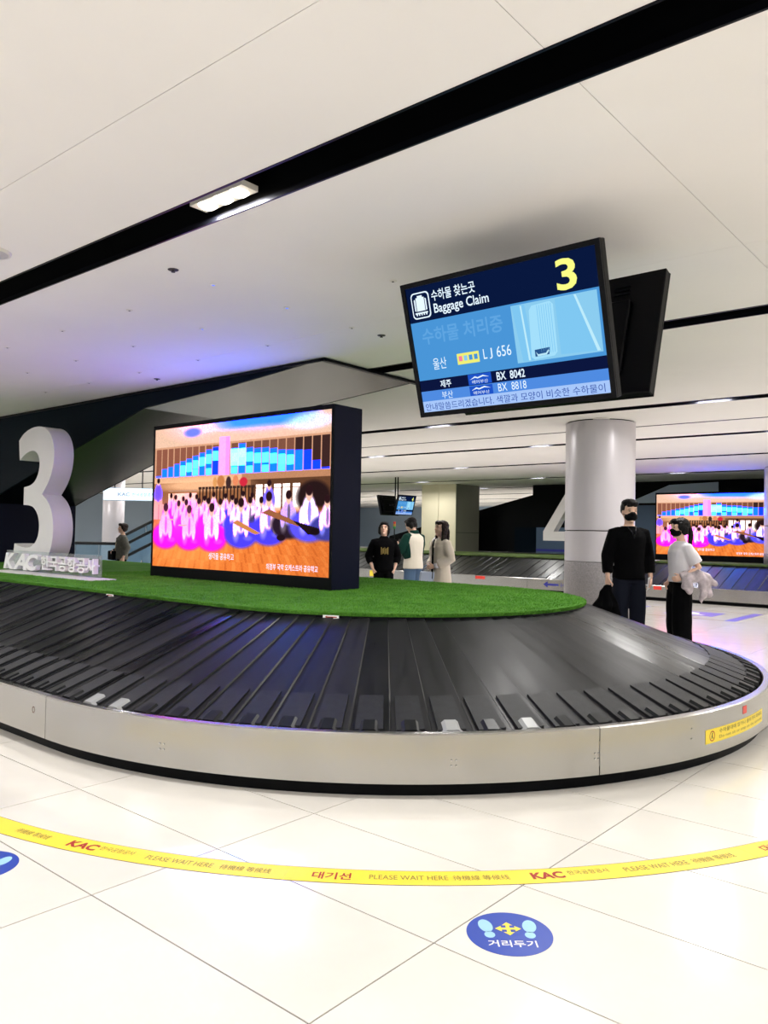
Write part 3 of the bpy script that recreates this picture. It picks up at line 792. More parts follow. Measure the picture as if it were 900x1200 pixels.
# ================================================================== HANGING DISPLAYS
emat('scr_navy', (9, 24, 62), 1.0); emat('scr_mid', (74, 150, 216), 1.0); emat('scr_row', (12, 22, 62), 1.0); emat('scr_row2', (80, 140, 226), 1.0)
emat('scr_tick', (168, 200, 250), 1.0); emat('scr_white', (225, 242, 255), 1.1); emat('scr_yellow', (242, 248, 130), 1.1); emat('scr_ghost', (96, 166, 226), 1.0)
emat('scr_photo', (140, 205, 240), 1.0); emat('scr_case', (164, 224, 252), 1.0); emat('scr_case2', (128, 200, 242), 1.0); emat('scr_dark', (40, 84, 140), 1.0)
emat('scr_logo', (30, 84, 200), 1.0); emat('scr_logoy', (240, 240, 120), 1.0); emat('scr_edge', (190, 236, 252), 1.0); emat('scr_txt', (30, 70, 170), 1.0); emat('scr_pink', (250, 130, 160), 1.0)
def display_content(r, W, Hh, x, full=True, num='3'):
    """flat layout in local coordinates: screen faces -x, left is +y; u 0..1 left to right, v 0..1 top to bottom"""
    def pt(u, v, k): return (x - .0012 * k, W/2 - u * W, Hh/2 - v * Hh)
    scr = MB().add([pt(0,0,0), pt(1,0,0), pt(1,1,0), pt(0,1,0)], [(0,1,2,3)]).build('screen', 'scr_mid', r)
    def rect(u0, u1, v0, v1, m, k=1, nm='screen_area'): return MB().add([pt(u0,v0,k), pt(u1,v0,k), pt(u1,v1,k), pt(u0,v1,k)], [(0,1,2,3)]).build(nm, m, scr)
    def poly(ps, m, k=2, nm='screen_mark'): return MB().add([pt(a, b, k) for a, b in ps], [tuple(range(len(ps)))]).build(nm, m, scr)
    def txt(s, u0, u1, v0, v1, m, bold=.0, k=3):
        V, Fc = text_fit(s, u0, u1, -v1, -v0, bold)
        return link('caption', raw_mesh('caption', [pt(p[0], -p[1], k) for p in V], Fc), m, scr)
    rect(0, 1, 0, .275, 'scr_navy'); rect(0, 1, .74, .83, 'scr_row'); rect(0, 1, .83, .912, 'scr_row2'); rect(0, 1, .912, 1, 'scr_tick')
    rect(.57, .985, .29, .71, 'scr_photo')
    txt(num, .81, .905, .04, .255, 'scr_yellow', .02)
    txt('수하물 찾는곳', .15, .40, .05, .135, 'scr_white', .012)
    txt('Baggage Claim', .155, .465, .155, .25, 'scr_white', .012)
    # suitcase pictogram in a rounded frame
    def rr(u0, u1, v0, v1, c, n=6):
        out = []
        for (cu, cv, a0) in ((u1 - c, v0 + c*1.7, -90), (u1 - c, v1 - c*1.7, 0), (u0 + c, v1 - c*1.7, 90), (u0 + c, v0 + c*1.7, 180)):
            for i in range(n + 1):
                a = math.radians(a0 + 90 * i / n); out.append((cu + c * math.cos(a), cv + c * 1.7 * math.sin(a)))
        return out
    poly(rr(.025, .135, .045, .25, .02), 'scr_white', 2); poly(rr(.031, .129, .055, .24, .017), 'scr_navy', 3)
    poly([(.055,.085),(.065,.085),(.065,.07),(.095,.07),(.095,.085),(.105,.085),(.105,.19),(.055,.19)], 'scr_white', 4)
    poly([(.043,.10),(.051,.095),(.051,.19),(.043,.185)], 'scr_white', 4); poly([(.109,.095),(.117,.10),(.117,.185),(.109,.19)], 'scr_white', 4)
    rect(.042, .118, .2, .212, 'scr_white', 4, 'screen_mark')
    for i in range(5): rect(.048 + i*.0145, .055 + i*.0145, .212, .225, 'scr_white', 4, 'screen_mark')
    txt('수하물 처리중', .06, .52, .33, .46, 'scr_ghost', .02)
    txt('울산', .10, .18, .575, .665, 'scr_white', .0); rect(.245, .37, .57, .655, 'scr_logoy', 2)
    for i, mm in enumerate(('scr_pink', 'scr_photo', 'scr_mid', 'scr_mid')): rect(.255 + i*.029, .275 + i*.029, .59, .63, mm, 3, 'screen_mark')
    txt('L', .395, .415, .565, .64, 'scr_white'); txt('J', .428, .444, .565, .645, 'scr_white'); txt('656', .468, .545, .56, .64, 'scr_white')
    txt('제주', .125, .19, .755, .815, 'scr_white', .015); rect(.29, .42, .743, .825, 'scr_logo', 2); txt('에어부산', .31, .40, .79, .818, 'scr_white')
    poly([(.30,.785),(.33,.76),(.345,.77),(.375,.757),(.41,.775),(.375,.768),(.345,.78),(.33,.772)], 'scr_white', 3)
    txt('BX  8042', .45, .60, .752, .815, 'scr_white', .015)
    txt('부산', .125, .19, .845, .905, 'scr_white'); rect(.29, .42, .835, .91, 'scr_logo', 2); txt('에어부산', .31, .40, .876, .903, 'scr_white')
    poly([(.30,.87),(.33,.846),(.345,.856),(.375,.843),(.41,.861),(.375,.854),(.345,.866),(.33,.858)], 'scr_white', 3)
    txt('BX  8818', .45, .60, .84, .90, 'scr_white', .0)
    txt('안내말씀드리겠습니다. 색깔과 모양이 비슷한 수하물이', .015, .975, .93, .99, 'scr_txt', .0)
    # live picture: ribbed suitcase on the belt
    poly([(.575,.295),(.64,.295),(.665,.70),(.60,.705)], 'scr_case2', 2); poly([(.617,.30),(.625,.30),(.64,.70),(.63,.70)], 'scr_edge', 3)
    poly([(.66,.345),(.675,.315),(.765,.305),(.78,.33),(.775,.665),(.76,.69),(.66,.70),(.645,.68)], 'scr_case', 3)
    for i in range(7): poly([(.70 + i*.011,.32),(.703 + i*.011,.32),(.700 + i*.011,.665),(.697 + i*.011,.665)], 'scr_case2', 4)
    poly([(.665,.63),(.74,.625),(.735,.675),(.665,.68)], 'scr_dark', 4); poly([(.67,.645),(.68,.665),(.72,.662),(.732,.64),(.736,.65),(.722,.675),(.678,.678)], 'scr_edge', 5)
    poly([(.79,.30),(.985,.295),(.985,.70),(.79,.69)], 'scr_case2', 2)
    poly([(.88,.295),(.89,.295),(.975,.70),(.96,.70)], 'scr_edge', 3); poly([(.89,.295),(.985,.295),(.985,.70),(.975,.70)], 'scr_photo', 3)
def hanging_display(loc, W, Hh, tilt, rz, label, grp, num='3', pole=.53, hang=True):
    """thin display whose screen faces local -x and leans downwards by tilt"""
    r = empty('hanging_display', loc); r.rotation_euler = (0, -tilt, rz); tag(r, label, 'monitor', grp)
    t = .055; b = .028
    c = MB().box(0, t, -W/2, W/2, -Hh/2, Hh/2).build('housing', 'black_plastic', r); bevel(c, .005, 1)
    for (ya, yb, za, zb) in ((-W/2, W/2, Hh/2 - b, Hh/2), (-W/2, W/2, -Hh/2, -Hh/2 + b), (-W/2, -W/2 + b, -Hh/2 + b, Hh/2 - b), (W/2 - b, W/2, -Hh/2 + b, Hh/2 - b)):
        MB().box(-.012, -.0005, ya, yb, za, zb).build('bezel', 'black_plastic', r)
    display_content(r, W - 2*b, Hh - 2*b, -.002, num=num)
    bk = MB().box(t + .001, t + .035, -W*.36, W*.36, -Hh*.33, Hh*.26).build('back_cover', 'black_plastic', r); bevel(bk, .008, 1)
    for s in (-1, 1):
        for k in range(3): MB().box(t + .001, t + .008, s*W*.3 - .05, s*W*.3 + .05, Hh*.33 + k*.025, Hh*.33 + k*.025 + .008).build('vent', 'slot_trim', r)
    # bracket arm and pole up to the ceiling, behind the housing
    mtx = Matrix.Rotation(-tilt, 4, 'Y'); inv = mtx.inverted(); topz = CEIL - loc[2]
    px = pole
    if hang: MB().tube([Vector((t + .02, 0, 0)), inv @ Vector((px, 0, .0))], [.022, .022], 10, (0, 0, 1)).build('bracket', 'slot_trim', r, True)
    if hang: MB().tube([inv @ Vector((px, 0, -.05)), inv @ Vector((px, 0, topz))], [.02, .02], 10).build('hanger', 'slot_trim', r, True)
    return r
hanging_display((3.655, 2.274, 2.487), 1.24, .78, .289, 0, 'hanging baggage claim screen showing a yellow 3 and blue rows', 'hanging carousel displays')
hanging_display((4.345, 2.274, 2.56), 1.24, .78, .31, PI, 'back of the rear hanging display, behind the screen with yellow 3', 'hanging carousel displays', pole=.16, hang=False)
for (yy, rz, lb) in ((14.75, PI/2, 'small distant hanging screen showing a yellow 4'), (15.45, -PI/2, 'small distant hanging display with dark back, left of the yellow 4')):
    hanging_display((18.45, yy, 2.25), .84, .62, .26, rz, lb, 'distant hanging displays', num='4', pole=.30)

# ================================================================== PILLARS
def round_pillar(x, y, rad, label, z0=0.0):
    r = empty('round_pillar', (x, y, z0)); tag(r, label, 'pillar', 'round pillars')
    h = CEIL - z0
    zb = 1.04 - z0 * .95
    MB().lathe([(rad + .004, 0), (rad + .004, zb - .01), (rad, zb)], n=64).build('stone_base', 'column_stone', r, True)
    for a, b in ((zb + .004, 1.49 - z0 * .72), (1.50 - z0 * .72, h - .012)):
        sh = MB().lathe([(rad - .01, a + .001), (rad, a + .006), (rad, b - .006), (rad - .01, b - .001)], n=64).build('cladding_ring', 'column_paint', r); smooth_by_angle(sh, 30)
    MB().lathe([(rad - .02, .05), (rad - .02, h)], n=32).build('core', 'dark_joint', r, True)
    return r
round_pillar(11.05, 5.12, .505, 'thick pale round pillar behind the masked man in black')
round_pillar(20.0, 4.60, .52, 'pale round pillar at the right edge in front of the far picture screen', .838)
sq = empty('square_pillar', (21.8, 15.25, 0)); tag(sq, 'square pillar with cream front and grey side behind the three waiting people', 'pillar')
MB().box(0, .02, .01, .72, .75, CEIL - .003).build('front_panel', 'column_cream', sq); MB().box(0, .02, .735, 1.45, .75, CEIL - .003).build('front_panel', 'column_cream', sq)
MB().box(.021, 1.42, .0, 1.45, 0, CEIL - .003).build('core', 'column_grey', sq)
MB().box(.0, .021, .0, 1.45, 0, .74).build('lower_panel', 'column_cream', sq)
MB().box(.021, 1.42, -.012, -.001, 1.46, 1.475).build('joint', 'dark_joint', sq)

# ================================================================== CAROUSEL 4 (parallel, 15 m further in)
C4X, C4Y0, C4Y1 = 20.75, 1.0, 24.0
car4 = empty('baggage_carousel', (C4X, C4Y0, 0)); tag(car4, 'distant long baggage carousel with steel rim behind the round pillar', 'baggage carousel')
L4 = C4Y1 - C4Y0
y = 0
while y < L4 - .1:
    y1 = min(y + 3, L4); straight_bar('barrier_panel', BAR, -1, y + .003, y1 - .003, 'steel', car4); y = y1
straight_bar('plinth', PLI, -1, 0, L4, 'plinth_black', car4)
i = 0
while (i + 1) * .26 < L4:
    me = lp; p = share('carousel_plate', me, car4, (0, (i + 1) * .26, 0), PI); p.scale = (1, 1.19, 1)
    i += 1
straight_bar('rail', RAIL, -1, 0, L4, 'black_plastic', car4)
MB().box(-RI - .035, 1.2, 0, L4, .806, .838).build('turf', 'turf_olive', car4)
MB().box(-RI, 5.2, 0, L4, 0, .80).build('core', 'plinth_black', car4)
for (ya, m_, yw, za, zb, lb_) in ((8.55, 'navy_print', .0, .16, .27, None), ):
    e = MB().add([(-RO - .002, ya, .215), (-RO - .002, ya - .12, .29), (-RO - .002, ya - .12, .24), (-RO - .002, ya - .42, .24), (-RO - .002, ya - .42, .19), (-RO - .002, ya - .12, .19), (-RO - .002, ya - .12, .14)], [tuple(range(7))]).build('arrow_sticker', m_, car4)
    e['label'] = 'dark blue arrow pointing left'
    flat_text_x('caption', '수하물 진행방향', ya - .46, ya - 1.05, .16, .27, -RO - .002, 'navy_print', e)
MB().add([(-RO - .002, 10.55, .25), (-RO - .002, 10.25, .25), (-RO - .002, 10.25, .33), (-RO - .002, 10.55, .33)], [(0,1,2,3)]).build('red_sticker', 'red_print', car4)
MB().add([(-RO - .002, 5.78, .25), (-RO - .002, 5.6, .25), (-RO - .002, 5.6, .33), (-RO - .002, 5.78, .33)], [(0,1,2,3)]).build('red_sticker', 'red_print', car4)
ys_ = MB().add([(-RO - .002, 14.25, .14), (-RO - .002, 13.45, .14), (-RO - .002, 13.45, .31), (-RO - .002, 14.25, .31)], [(0,1,2,3)]).build('warning_sticker', 'yellow_tape', car4)
flat_text_x('caption', '올라가지 마세요', 14.0, 13.5, .19, .26, -RO - .003, 'print_red', ys_)
led_wall((20.5, 6.46, .838), 2.95, 1.76, .4, .15, 'distant picture screen behind the woman in white, on the far turf')
four = [[(0, .44), (0, .70), (.68, 1.76), (1.0, 1.76), (1.0, .70), (1.18, .70), (1.18, .44), (1.0, .44), (1.0, 0), (.70, 0), (.70, .44)], [(.32, .70), (.70, .70), (.70, 1.32)]]
n4 = outline_solid('numeral', four, .28, 'white_sign', None); view_solid(n4, 19.98, 10.88, .838)
tag(n4, 'giant white number four half hidden behind the round pillar', 'number sign', 'giant carousel numbers')
acrylic_sign(19.7, 9.9, 7.75, .838, 'distant acrylic sign left of the far picture screen')
# dark escalator body behind it
e4 = empty('escalator_enclosure', (23.3, 3.0, .838)); tag(e4, 'dark escalator body with slanting top behind the number four', 'escalator')
pr = [(3, 3.1), (13.19, 3.1), (13.19, 2.77), (19.4, 1.30), (19.6, .84), (3, .84)]
MB().prism([(a - 3, b - .838) for a, b in pr], lambda a, b: (.02, a, b), lambda a, b: (1.4, a, b)).build('body', 'slot_black', e4)
MB().box(-.004, .019, 10.05, 10.86, .0, .845).build('recess_panel', 'esc_navy', e4)
po4 = MB().box(-.004, .019, 8.7, 10.03, .0, .85).build('sea_poster', 'esc_slate', e4)
MB().box(-.006, -.0045, 8.7, 10.03, .06, .14).build('poster_sea_band', 'navy_print', po4)
MB().box(-.004, .019, 5.9, 8.6, .0, 1.55).build('slate_panel', 'esc_slate', e4)
MB().prism([(4.2, 1.62), (6.9, 1.62), (5.6, 2.15), (4.2, 2.2)], lambda a, b: (-.004, a, b), lambda a, b: (.019, a, b)).build('light_panel', 'wall_grey', e4)

# ================================================================== FAR LEFT: escalator rails, glass, sign, pillar, wall
rp = empty('round_pillar', (12.3, 20.6, 0)); tag(rp, 'distant blue-grey round pillar behind the woman with the shoulder bag', 'pillar', 'round pillars')
MB().lathe([(.30, 0), (.30, CEIL - .002)], n=40).build('shaft', 'column_paint', rp, True)
MB().lathe([(.31, 0), (.31, .35), (.303, .36)], n=40).build('base', 'column_stone', rp, True)
sg = empty('light_box_sign', (11.0, 17.9, 2.12)); tag(sg, 'bright white light box sign high behind the number three', 'sign'); sg.rotation_euler = (0, 0, YAW)
emat('sign_glow', (225, 242, 255), 1.6); emat('sign_blue', (150, 205, 240), 1.0); emat('sign_grey', (140, 160, 190), 1.0)
MB().box(0.0, .2, -2.6, .55, 0, .32).build('housing', 'wall_grey', sg)
fcs = MB().box(-.012, -.001, -2.6, .55, .01, .31).build('lit_face', 'sign_glow', sg)
flat_text_x('caption', 'KAC', .18, -.12, .11, .2, -.016, 'sign_grey', fcs, .02); flat_text_x('caption', '한국공항공사', -.18, -.75, .11, .2, -.016, 'sign_blue', fcs)
for s in (-.4, .3): MB().tube([(.1, s, .32), (.1, s, CEIL - 2.12)], [.015, .015], 8).build('hanger', 'slot_trim', sg)
def glass_rail(pts, h, name, label, n):
    """handrail on glass panels along a floor polyline of (x, y, z)"""
    r = empty(name, pts[0]); tag(r, label, 'handrail', 'escalator handrails')
    o = Vector(pts[0]); P_ = [Vector(p) - o for p in pts]
    MB().tube([p + Vector((0, 0, h)) for p in P_], [(.04, .028)] * len(P_), 10, (0, 0, 1)).build('handrail', 'handrail', r, True)
    MB().tube([p + Vector((0, 0, .08)) for p in P_], [.03] * len(P_), 8, (0, 0, 1)).build('base_rail', 'steel_edge', r, True)
    for a, b in zip(P_[:-1], P_[1:]):
        for k in range(n):
            p, q = a.lerp(b, (k + .02) / n), a.lerp(b, (k + .98) / n)
            MB().add([p + Vector((0, 0, .1)), q + Vector((0, 0, .1)), q + Vector((0, 0, h - .03)), p + Vector((0, 0, h - .03))], [(0, 1, 2, 3)]).build('glass_pane', 'balustrade_glass', r)
    return r
glass_rail([(10.72, 19.8, 0), (11.55, 18.85, 0)], 1.0, 'glass_railing', 'level glass railing behind the woman with the shoulder bag', 2)
glass_rail([(11.4, 18.9, .12), (13.4, 16.6, 1.75)], 1.0, 'escalator_railing', 'rising black escalator handrail nearest the light box sign', 4)
glass_rail([(11.1, 18.6, -.18), (13.1, 16.3, 1.45)], 1.0, 'escalator_railing', 'rising black escalator handrail in the middle', 4)
glass_rail([(10.9, 18.3, -.5), (12.9, 16.0, 1.12)], 1.0, 'escalator_railing', 'rising black escalator handrail lowest in view', 4)
tag(MB().box(13.0, 13.25, 24.5, 31, 0, CEIL).build('trim_1', 'slot_black'), kind='structure')
tag(MB().box(-2, 13.0, 24.5, 24.7, 0, CEIL).build('wall_1', 'wall_pale'), kind='structure')
st_ = empty('signal_tower', (20.2, 16.6, 1.3)); tag(st_, 'tiny red and green signal lamp on a post behind the waiting people', 'signal lamp')
mat('sig_red', (210, 60, 50)); mat('sig_green', (60, 150, 90)); mat('sig_amber', (210, 160, 50))
MB().tube([(0, 0, -1.3 + .84), (0, 0, .26)], [.02, .02], 8).build('post', 'slot_trim', st_)
for z, m_ in ((.26, 'sig_green'), (.34, 'sig_amber'), (.42, 'sig_red')): MB().lathe([(.045, z), (.045, z + .075)], n=16).build('lamp', m_, st_)

# ================================================================== FLOOR TAPE AND STICKERS
TCX, TCY, TRI, TRO = 5.5, 4.507, 3.785, 3.92
def deg(a): return math.radians(a)
def tape_piece(a0, a1, label, texts):
    r = empty('floor_tape', (TCX, TCY, 0)); tag(r, label, 'floor tape', 'yellow waiting line tape')
    n = max(6, int(abs(a1 - a0) * 1.2)); A = [deg(a0 + (a1 - a0) * i / n) for i in range(n + 1)]
    def band(r0, r1, z0, z1):
        v = []
        for a in A: v += [(r0*math.cos(a), r0*math.sin(a), z0), (r1*math.cos(a), r1*math.sin(a), z0), (r1*math.cos(a), r1*math.sin(a), z1), (r0*math.cos(a), r0*math.sin(a), z1)]
        f = [(i*4+q, (i+1)*4+q, (i+1)*4+(q+1) % 4, i*4+(q+1) % 4) for i in range(n) for q in range(4)] + [(0,1,2,3), (n*4, n*4+1, n*4+2, n*4+3)]
        return MB().add(v, f)
    band(TRI + .003, TRO - .003, .0004, .0012).build('tape', 'yellow_tape', r)
    band(TRI, TRI + .003, .0003, .0011).build('edge', 'tape_edge', r); band(TRO - .003, TRO, .0003, .0011).build('edge', 'tape_edge', r)
    for s, t0, t1, h0, h1, m_, bo in texts:
        V, Fc = text_fit(s, 0, 1, h0, h1, bo)           # h measured from the outer edge inwards
        pts = []
        for p in V:
            a = deg(t0 + (t1 - t0) * p[0]); rr_ = TRO - p[1] * (TRO - TRI); pts.append((rr_*math.cos(a), rr_*math.sin(a), .0017))
        link('caption', raw_mesh('caption', pts, Fc), m_, r)
PW, CN = 'PLEASE WAIT HERE', '待機線 等候线'
tape_piece(-182, -147.005, 'yellow waiting line tape piece at the left, running out of the picture', [
    ('대기선', -181, -178, .28, .72, 'print_red', .02), (CN, -167.4, -164.3, .36, .68, 'print_brown', 0), ('KAC', -162.5, -160.2, .28, .74, 'print_red', .04), ('한국공항공사', -160.0, -157.4, .45, .74, 'print_brown', 0),
    (PW, -156.4, -151.8, .36, .66, 'print_brown', 0), (CN, -151.3, -148.0, .34, .68, 'print_brown', 0)])
tape_piece(-146.995, -115.97, 'yellow waiting line tape piece in the middle with red lettering at its left', [
    ('대기선', -145.4, -143.0, .24, .72, 'print_red', .02), (PW, -141.9, -137.1, .36, .66, 'print_brown', 0), (CN, -136.8, -133.3, .34, .68, 'print_brown', 0), ('KAC', -131.9, -129.8, .28, .74, 'print_red', .04), ('한국공항공사', -129.5, -126.7, .45, .74, 'print_brown', 0),
    (PW, -125.7, -121.0, .36, .66, 'print_brown', 0), (CN, -120.6, -117.2, .34, .68, 'print_brown', 0)])
tape_piece(-115.96, -86, 'yellow waiting line tape piece at the right picture edge', [('대기선', -114.6, -112.2, .24, .72, 'print_red', .02), (PW, -111, -106.5, .36, .66, 'print_brown', 0)])
def disc_sticker(x, y, rad, label):
    r = empty('floor_sticker', (x, y, 0), YAW - PI / 2); tag(r, label, 'floor sticker', 'round distance stickers')
    MB().lathe([(rad, .0002), (rad, .0013)], n=64).build('disc', 'sticker_blue', r)
    def flat(ps, m_, nm, z=.0018): return MB().add([(a * rad, b * rad, z) for a, b in ps], [tuple(range(len(ps)))]).build(nm, m_, r)
    def oval(cx, cy, rx, ry, rot=0, n=24):
        return [(cx + rx*math.cos(t)*math.cos(rot) - ry*math.sin(t)*math.sin(rot), cy + rx*math.cos(t)*math.sin(rot) + ry*math.sin(t)*math.cos(rot)) for t in [2*PI*i/n for i in range(n)]]
    for s in (-1, 1):
        flat(oval(s * .52, .33, .165, .30, s * -.12), 'sticker_pale', 'shoe_print'); flat(oval(s * .47, -.08, .125, .15), 'sticker_pale', 'shoe_print')
    def arw(ang):
        ps = [(-.045, .0), (.045, .0), (.045, .16), (.13, .16), (0, .31), (-.13, .16), (-.045, .16)]
        c, s_ = math.cos(ang), math.sin(ang); return [(a*c - b*s_, .2 + a*s_ + b*c) for a, b in ps]
    for k in range(4): flat(arw(k * PI / 2), 'sticker_yellow', 'arrow', .0017 + .0002 * k)
    V, Fc = text_fit('거리두기', -.56 * rad, .56 * rad, -.62 * rad, -.33 * rad, .018)
    link('caption', raw_mesh('caption', [(p[0], p[1], .0019) for p in V], Fc), 'white_print', r)
disc_sticker(2.462, 1.464, .152, 'round blue floor sticker with two shoe prints and yellow arrows')
disc_sticker(1.455, 3.395, .152, 'round blue floor sticker cut off by the left picture edge')
# parking box for trolleys printed on the floor in front of carousel 4
fm_ = empty('floor_marking', (15.2, 5.1, 0)); tag(fm_, 'purple box printed on the floor behind the masked woman', 'floor marking')
def fq(ps, m_, nm): return MB().add([(a - 15.2, b - 5.1, .0012) for a, b in ps] + [(a - 15.2, b - 5.1, .0002) for a, b in ps], [tuple(range(len(ps)))] + [(i, (i+1) % len(ps), len(ps) + (i+1) % len(ps), len(ps) + i) for i in range(len(ps))]).build(nm, m_, fm_)
fq([(14.2, 4.1), (16.0, 4.1), (16.0, 4.28), (14.2, 4.28)], 'purple_print', 'bar'); fq([(14.2, 6.25), (16.0, 6.25), (16.0, 6.43), (14.2, 6.43)], 'purple_print', 'bar')
fq([(14.2, 4.29), (14.24, 4.29), (14.24, 6.24), (14.2, 6.24)], 'print_brown', 'line'); fq([(15.96, 4.29), (16.0, 4.29), (16.0, 6.24), (15.96, 6.24)], 'print_brown', 'line')
fq([(14.75, 4.65), (15.55, 4.65), (15.55, 5.55), (14.75, 5.55)], 'purple_print', 'symbol_plate')
MB().add([(a - 15.2, b - 5.1, .0018) for a, b in ((14.9, 5.3), (15.3, 5.3), (15.4, 5.2), (15.3, 5.05), (15.05, 5.0), (15.0, 4.85), (14.9, 4.9), (14.95, 5.1))], [tuple(range(8))]).build('symbol', 'white_print', fm_)
# ================================================================== PEOPLE
def remeshed(mb, voxel, smooth=4, jig=0.0, jscale=9.0, seed=0.0):
    me = mb.mesh('tmp'); o = bpy.data.objects.new('tmp', me); SCRATCH.collection.objects.link(o)
    md = o.modifiers.new('r', 'REMESH'); md.mode = 'VOXEL'; md.voxel_size = voxel
    if smooth: sm = o.modifiers.new('s', 'SMOOTH'); sm.factor = .5; sm.iterations = smooth
    out = evaluated_mesh(o); bpy.data.objects.remove(o); bpy.data.meshes.remove(me)
    if jig:
        nv = len(out.vertices); co = np.empty(nv * 3); no = np.empty(nv * 3)
        out.vertices.foreach_get('co', co); out.vertices.foreach_get('normal', no); co = co.reshape(-1, 3); no = no.reshape(-1, 3)
        nz = np.array([mnoise.noise((a * jscale + seed, b_ * jscale + seed * 2, c * jscale)) for a, b_, c in co.tolist()])
        co = co + no * (nz * jig)[:, None]; out.vertices.foreach_set('co', co.ravel()); out.update()
    out.polygons.foreach_set('use_smooth', [True] * len(out.polygons))
    return out
def V3(*a): return Vector(a)
def hand(mb, wrist, d, side, palm, curl=.35):
    """palm and five fingers from the wrist along d; side = thumb direction, palm = direction the palm faces"""
    d = Vector(d).normalized(); side = (Vector(side) - d * d.dot(Vector(side))).normalized(); palm = d.cross(side) * (1 if d.cross(side).dot(Vector(palm)) > 0 else -1)
    wrist = Vector(wrist)
    mb.tube([wrist - d * .02, wrist + d * .02, wrist + d * .06, wrist + d * .092], [(.026, .02), (.033, .018), (.041, .016), (.040, .012)], 12, side)
    for k, (off, ln) in enumerate(((.030, .070), (.0105, .080), (-.009, .074), (-.028, .058))):
        p = wrist + d * (.086 - abs(off) * .18) + side * off; dirn = d.copy(); pts = [p - d * .015, p]; rd = [.009, .0092]
        for q, fr in enumerate((.45, .32, .23)):
            ax = d.cross(palm).normalized(); dirn = Matrix.Rotation(curl * (1 + .3*q), 3, ax) @ dirn
            p = p + dirn * ln * fr; pts.append(p); rd.append((.0088, .0080, .0062)[q])
        mb.tube(pts, rd, 8, side)
    t0 = wrist + d * .025 + side * .026; td = (d * .75 + side * .65).normalized()
    t1 = t0 + td * .034; t2 = t1 + (td + palm * curl * .8 + d * .3).normalized() * .03; t3 = t2 + (d + palm * curl * .9).normalized() * .024
    mb.tube([t0 - td * .012, t0, t1, t2, t3], [.012, .013, .0115, .0098, .007], 8, palm)
HEAD = [(1.508, .038, .030, .026), (1.525, .034, .058, .042), (1.55, .024, .078, .056), (1.585, .014, .090, .066), (1.62, .006, .096, .073), (1.655, .001, .099, .077), (1.69, -.004, .097, .077), (1.718, -.008, .084, .068), (1.738, -.010, .060, .050), (1.748, -.010, .026, .022)]
def head_xf(yaw, pitch):
    piv = Vector((-.01, 0, 1.50)); R_ = Matrix.Rotation(yaw, 3, 'Z') @ Matrix.Rotation(-pitch, 3, 'Y')
    return lambda p: piv + R_ @ (p - piv) - Vector((0, 0, .03))
